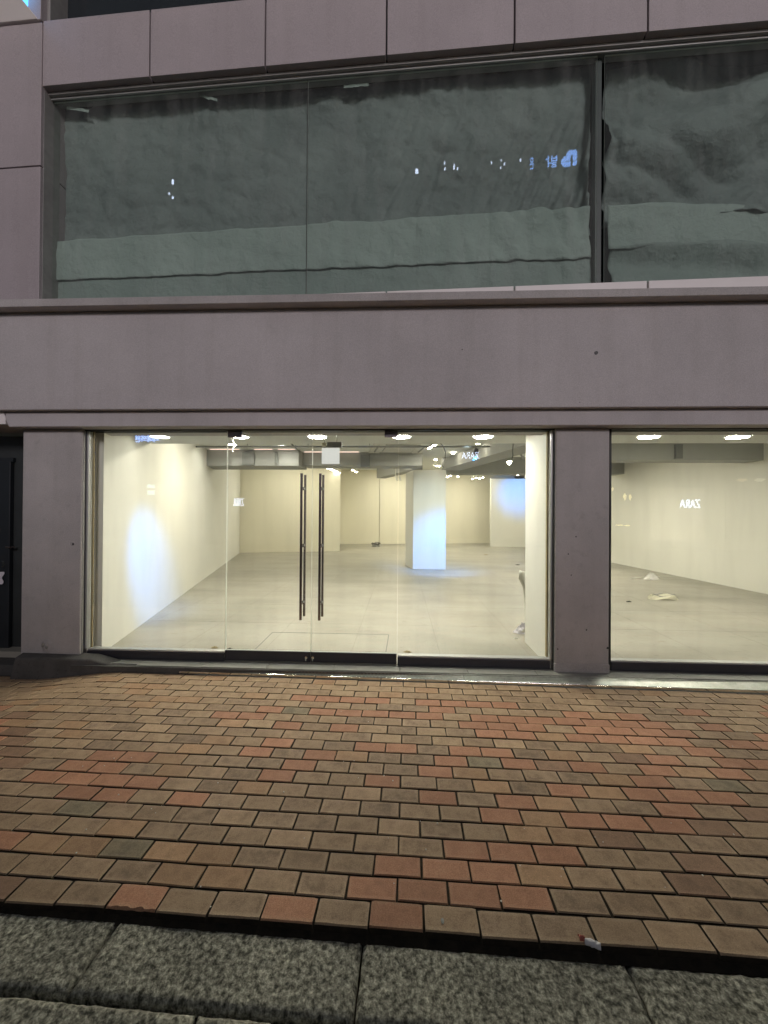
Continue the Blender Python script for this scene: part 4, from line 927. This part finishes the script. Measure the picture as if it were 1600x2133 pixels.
# loose wires from the rear ceiling
for (px, py, nm) in ((925, 925, 'black wire hanging from the ceiling above the slanting beam'), (486, 918, 'white wire tuft under the left door hinge light')):
    q = G(px, 920, ZC2) if px > 500 else P(px, 905, 4.6); m = MB(); z0_ = ZC2 if px > 500 else ZC1; sc = 1 if px > 500 else .35
    m.tube([Vector((q.x + sc * x, q.y, z0_ - sc * z)) for x, z in ((-.1, 0), (-.02, .08), (.03, .2), (.02, .35), (-.03, .45), (.0, .5))], .008 * sc, 5)
    tag(m.build('loose_wire', M['black'] if px > 500 else M['plastic']), nm, 'wire')
# two white track heads above the recess
for (px, nm) in ((824, 'left'), (831, 'right')):
    q = P(px, 996, 12); t = empty('hanging_spotlight', q, nm + ' one of two white track heads hanging beside the column', 'spotlight')
    m = MB(); m.cyl(q + Vector((0, 0, .07)), q + Vector((.06, -.04, -.07)), .035, 12); m.build('housing', M['plastic'], t)
    m = MB(); m.cyl(q + Vector((0, 0, .07)), (q.x, q.y, ZC3), .012, 6); m.build('stem', M['plastic'], t)

# litter at the kerb
c = G(1238, 1973, -.005)
lt = empty('torn_packet', (c.x, c.y, -.02), 'torn white paper packet with a red tip lying on the edge of the kerb', 'litter')
def pk(u, v):
    x = -.030 + .050 * u; y = -.010 + .022 * v + .006 * NZ(u * 3, v * 2, 1); z = .022 + .010 * math.sin(v * 3.0) + .004 * NZ(u * 6, v * 5, 2)
    a = -.35; return (c.x + x * math.cos(a) - y * math.sin(a), c.y + x * math.sin(a) + y * math.cos(a), -.02 + z)
m = MB(); m.grid(pk, 12, 8); m.build('wrapper', pm('packet_paper', (.75, .72, .74), .5, .05, 40), lt, solid=.004, smooth=True)
m = MB()
def pk2(u, v):
    x = -.044 + .018 * u; y = -.004 + .020 * v * (1 - .3 * u); z = .024 + .012 * math.sin(v * 3.0) + .004 * NZ(u * 9, v * 9, 5)
    return (c.x + x, c.y + y + .012, -.02 + z)
m.grid(pk2, 6, 6); m.build('red_tip', pm('packet_red', (.45, .12, .09), .5, .3, 60), lt, solid=.002)
c = G(922, 1921, 0); crumple('bird_dropping', (c.x, c.y, .0005), .006, .010, .0015, 'sillstone', 'small pale splash on a tan brick near the kerb', 'stain', 2, 6)
# crumbs and grit along the kerb joint
m = MB(); rr = random.Random(9)
for k in range(420):
    a_ = rr.uniform(-2.2, 2.2); p = KB.w(a_, .035 + rr.gauss(0, .02), 0); s_ = rr.uniform(.0015, .0075)
    m.hexa([Vector((p.x + sx * s_ * rr.uniform(.5, 1), p.y + sy * s_ * rr.uniform(.5, 1), -.046 + sz * s_ * 1.3 + .004)) for sz in (-1, 1) for sx, sy in ((-1, -1), (1, -1), (1, 1), (-1, 1))])
tag(m.build('grit', pm('grit_mat', (.10, .085, .055), .9, .5, 30)), 'crumbs of mortar and grit in the dark gap beside the kerb', 'grit', kind='stuff')
m = MB(); rr = random.Random(19)
for k in range(60):
    px, py = rr.uniform(0, 1600), rr.uniform(1450, 1900); p = G(px, py, 0); s_ = rr.uniform(.0012, .0028)
    zz = dip(p.x, p.y)
    m.hexa([Vector((p.x + sx * s_, p.y + sy * s_, zz + .001 + sz * s_)) for sz in (0, 1) for sx, sy in ((-1, -1), (1, -1), (1, 1), (-1, 1))])
tag(m.build('pale_specks', M['plastic']), 'tiny pale specks scattered over the brick pavement', 'litter', kind='stuff')

# ------------------------------------------------------------------ across the street: seen only as reflections in the glass
YO = -12.0
VO = 2 * YG - YO
def mir(px, py, yv=VO): p = P(px, py, yv); return Vector((p.x, 2 * YG - yv, p.z))
def word(name, txt, c, h, mt, label, cat='sign', group=None, shear=0, width=None, fr=None):
    cu = bpy.data.curves.new(name, 'FONT'); cu.body = txt; cu.size = 1; cu.extrude = .02; cu.align_x = 'CENTER'; cu.align_y = 'CENTER'; cu.shear = shear
    to = bpy.data.objects.new('tmp', cu); COL.objects.link(to)
    dg = bpy.context.evaluated_depsgraph_get(); me = bpy.data.meshes.new_from_object(to.evaluated_get(dg)); bpy.data.objects.remove(to)
    o = bpy.data.objects.new(name, me); COL.objects.link(o); me.name = name
    if len(me.vertices):
        ys = [v.co.y for v in me.vertices]; xs = [v.co.x for v in me.vertices]; cy_ = (max(ys) + min(ys)) / 2; cx_ = (max(xs) + min(xs)) / 2; sy = h / max(.01, max(ys) - min(ys)); sx = sy if width is None else width / (max(xs) - min(xs))
        for v in me.vertices: v.co = Vector((-(v.co.x - cx_) * sx, v.co.z * 1.0, (v.co.y - cy_) * sy))
    me.materials.clear(); me.materials.append(M[mt]); o.location = c
    return tag(o, label, cat, group)
ob = empty('street_building', (0, YO - 2, 0), 'low dark commercial building across the street, reflected in the glass', 'building')
m = MB(); m.box(L, -22, 24, YO - 6, YO - .3, -.2, 6.5); m.build('wall', M['opp'], ob)
rr = random.Random(4)
for k in range(12):
    xx = -20 + k * 3.6
    m = MB(); m.box(L, xx, xx + 2.6, YO - .3, YO - .22, .3, 2.9); wn = m.build('window', M['shoplight'] if k in (2, 7, 9) else M['oppglass'], ob)
    m = MB(); m.box(L, xx, xx + 2.6, YO - .3, YO - .22, 3.4, 4.4); m.build('window', M['oppglass'], ob)
def zsign(px, py, w_px, label):
    c = mir(px, py); c.y = YO
    word('fashion_sign', 'ZARA', c, 14 * VO / FPX if py < 1000 else 17 * VO / FPX, 'whitesign', label, group='lit shop name signs across the street', width=w_px * VO / FPX)
zsign(980, 948.5, 36, 'white lit ZARA sign across the street, reflected left of the partition')
zsign(1438, 1049, 40, 'white lit ZARA sign across the street, reflected in the right window')
zsign(497, 1046, 22, 'white lit ZARA sign across the street, reflected in the left door')
for (px, py, ww, hh, st_, nm) in ((1302, 1035, 6, 13, 'warmglow', 'left of a pair of yellow lanterns'), (1313, 1036, 6, 12, 'warmglow', 'right of a pair of yellow lanterns'), (1291, 1094, 15, 3, 'warmglow', 'long thin warm strip lamp'), (1307, 1095, 11, 3, 'warmglow', 'short thin warm strip lamp'), (1546, 1000, 18, 6, 'dimglow', 'faint warm oval lamp'), (1583, 1000, 18, 6, 'dimglow2', 'faint pale oval lamp'), (1276, 1019, 5, 7, 'warmglow', 'small warm lamp beside the pillar edge')):
    c = mir(px, py); s_ = VO / FPX / 2; c.y = YO; m = MB()
    m.cyl((c.x, c.y, c.z - hh * s_), (c.x, c.y, c.z + hh * s_ * .3), ww * s_ * .35, 12, ww * s_); m.cyl((c.x, c.y, c.z + hh * s_ * .3), (c.x, c.y, c.z + hh * s_), ww * s_, 12, ww * s_ * .5)
    tag(m.build('far_lamp', M[st_]), nm + ' across the street, reflected in the right window', 'lamp')
c = mir(306, 914); word('clinic_sign', '더미의원', c, 14 * VO / FPX, 'clinic', 'blue lit Korean clinic sign reflected beside the leftmost downlight', width=50 * VO / FPX)
for (px, py, ww, hh, mt, nm) in ((315, 1013, 16, 7, 'cyansign', 'upper'), (315, 1026, 15, 9, 'cyansign', 'lower')):
    c = mir(px, py); s_ = VO / FPX / 2; m = MB(); m.box(L, c.x - ww * s_, c.x + ww * s_, YO, YO + .06, c.z - hh * s_, c.z + hh * s_)
    tag(m.build('lit_panel', M[mt]), nm + ' pale cyan lit panel across the street, reflected above the blue glow', 'sign')
# heart and cross logo with letters on a roof frame far above
def umir(px, py, dist=19.0):
    r = ray(px, py); n = U.v; q = U.o + n * .12; t = (q - CO).dot(n) / r.dot(n); h = CO + r * t; rd = r - n * (2 * r.dot(n)); return h + rd * (dist / abs(rd.y))
c = umir(1185, 331); dist = (c - CO).length; SZ = 30 * (3.3 + 19.0) / FPX
rs = empty('rooftop_sign', (c.x, c.y, 5.6), 'tall rooftop sign with blue heart and cross logo, reflected in the upper glass', 'sign')
m = MB()
BM = ["......XXXXX.", ".....XXXXXXX", "....XXXXXXXX", "....XXXX.XXX", "....XXX..XXX", "..XXXXX..XXX", ".XXXXXX..XXX", "XXXXXXX..XXX", "XXX.........", "XXX.........", "XXXXXXX..XXX", ".XXXXXX..XXX", "..XXXXX..XX."]
for j_, row in enumerate(BM):
    i = 0
    while i < 12:
        if row[i] == 'X':
            k = i
            while k < 12 and row[k] == 'X': k += 1
            z1_ = c.z + SZ / 2 - SZ * j_ / 13
            m.box(L, c.x - SZ / 2 + SZ * i / 12, c.x - SZ / 2 + SZ * k / 12, c.y, c.y + .1, z1_ - SZ / 13, z1_); i = k
        else: i += 1
m.build('heart_logo', M['bluesign'], rs)
for (px, py, tx, hh, ww) in ((1149, 336, '밝', 24, 22), (1108, 340, '은', 24, 8)):
    q = umir(px, py); t = word('letter', tx, q, hh * 22.3 / FPX, 'bluesign', None, width=ww * 22.3 / FPX); del_ = [k for k in ('label', 'category') if k in t]; 
    for k in del_: del t[k]
    t.parent = rs; t.location = q - rs.location
m = MB(); q = umir(870, 350)
for xx in (c.x - .2, (c.x + q.x) / 2, q.x): m.cyl((xx, c.y - .25, 5.6), (xx, c.y - .25, c.z - SZ), .06, 8)
m.cyl((c.x, c.y - .25, c.z - SZ), (q.x, c.y - .25, c.z - SZ), .06, 8); m.cyl((c.x, c.y - .1, c.z - SZ), (c.x, c.y - .05, c.z), .04, 8)
m.build('frame', M['darkframe'], rs)
for (px, py, ww, hh) in ((868, 357, 7, 9), (926, 340, 2, 5), (927, 352, 3, 5), (946, 348, 3, 9), (953, 352, 3, 4), (1024, 339, 2, 5), (1044, 335, 2, 4), (1051, 342, 3, 4), (1043, 350, 2, 3), (1084, 334, 2, 4), (360, 379, 5, 10), (353, 404, 3, 4), (360, 412, 4, 5)):
    q = umir(px, py); s_ = 22.3 / FPX / 2; m = MB(); m.hexa([Vector((q.x + a * ww * s_, q.y + b, q.z + z * hh * s_)) for z in (-1, 1) for a, b in ((-1, 0), (1, 0), (.7, .06), (-.6, .06))]); m.build('lamp', M['whitesign'], rs)
print('corner check', proj(P(45, 1100, YP)), 'PD', PD, 'zt', zt, 'z_et', z_et, 'ztop', ztop, zbot, 'A0', A0, 'B0', B0, 'F0', F0, 'R0', R0, 'R1', R1, 'col', c0, c1, 'cells', len(cells))
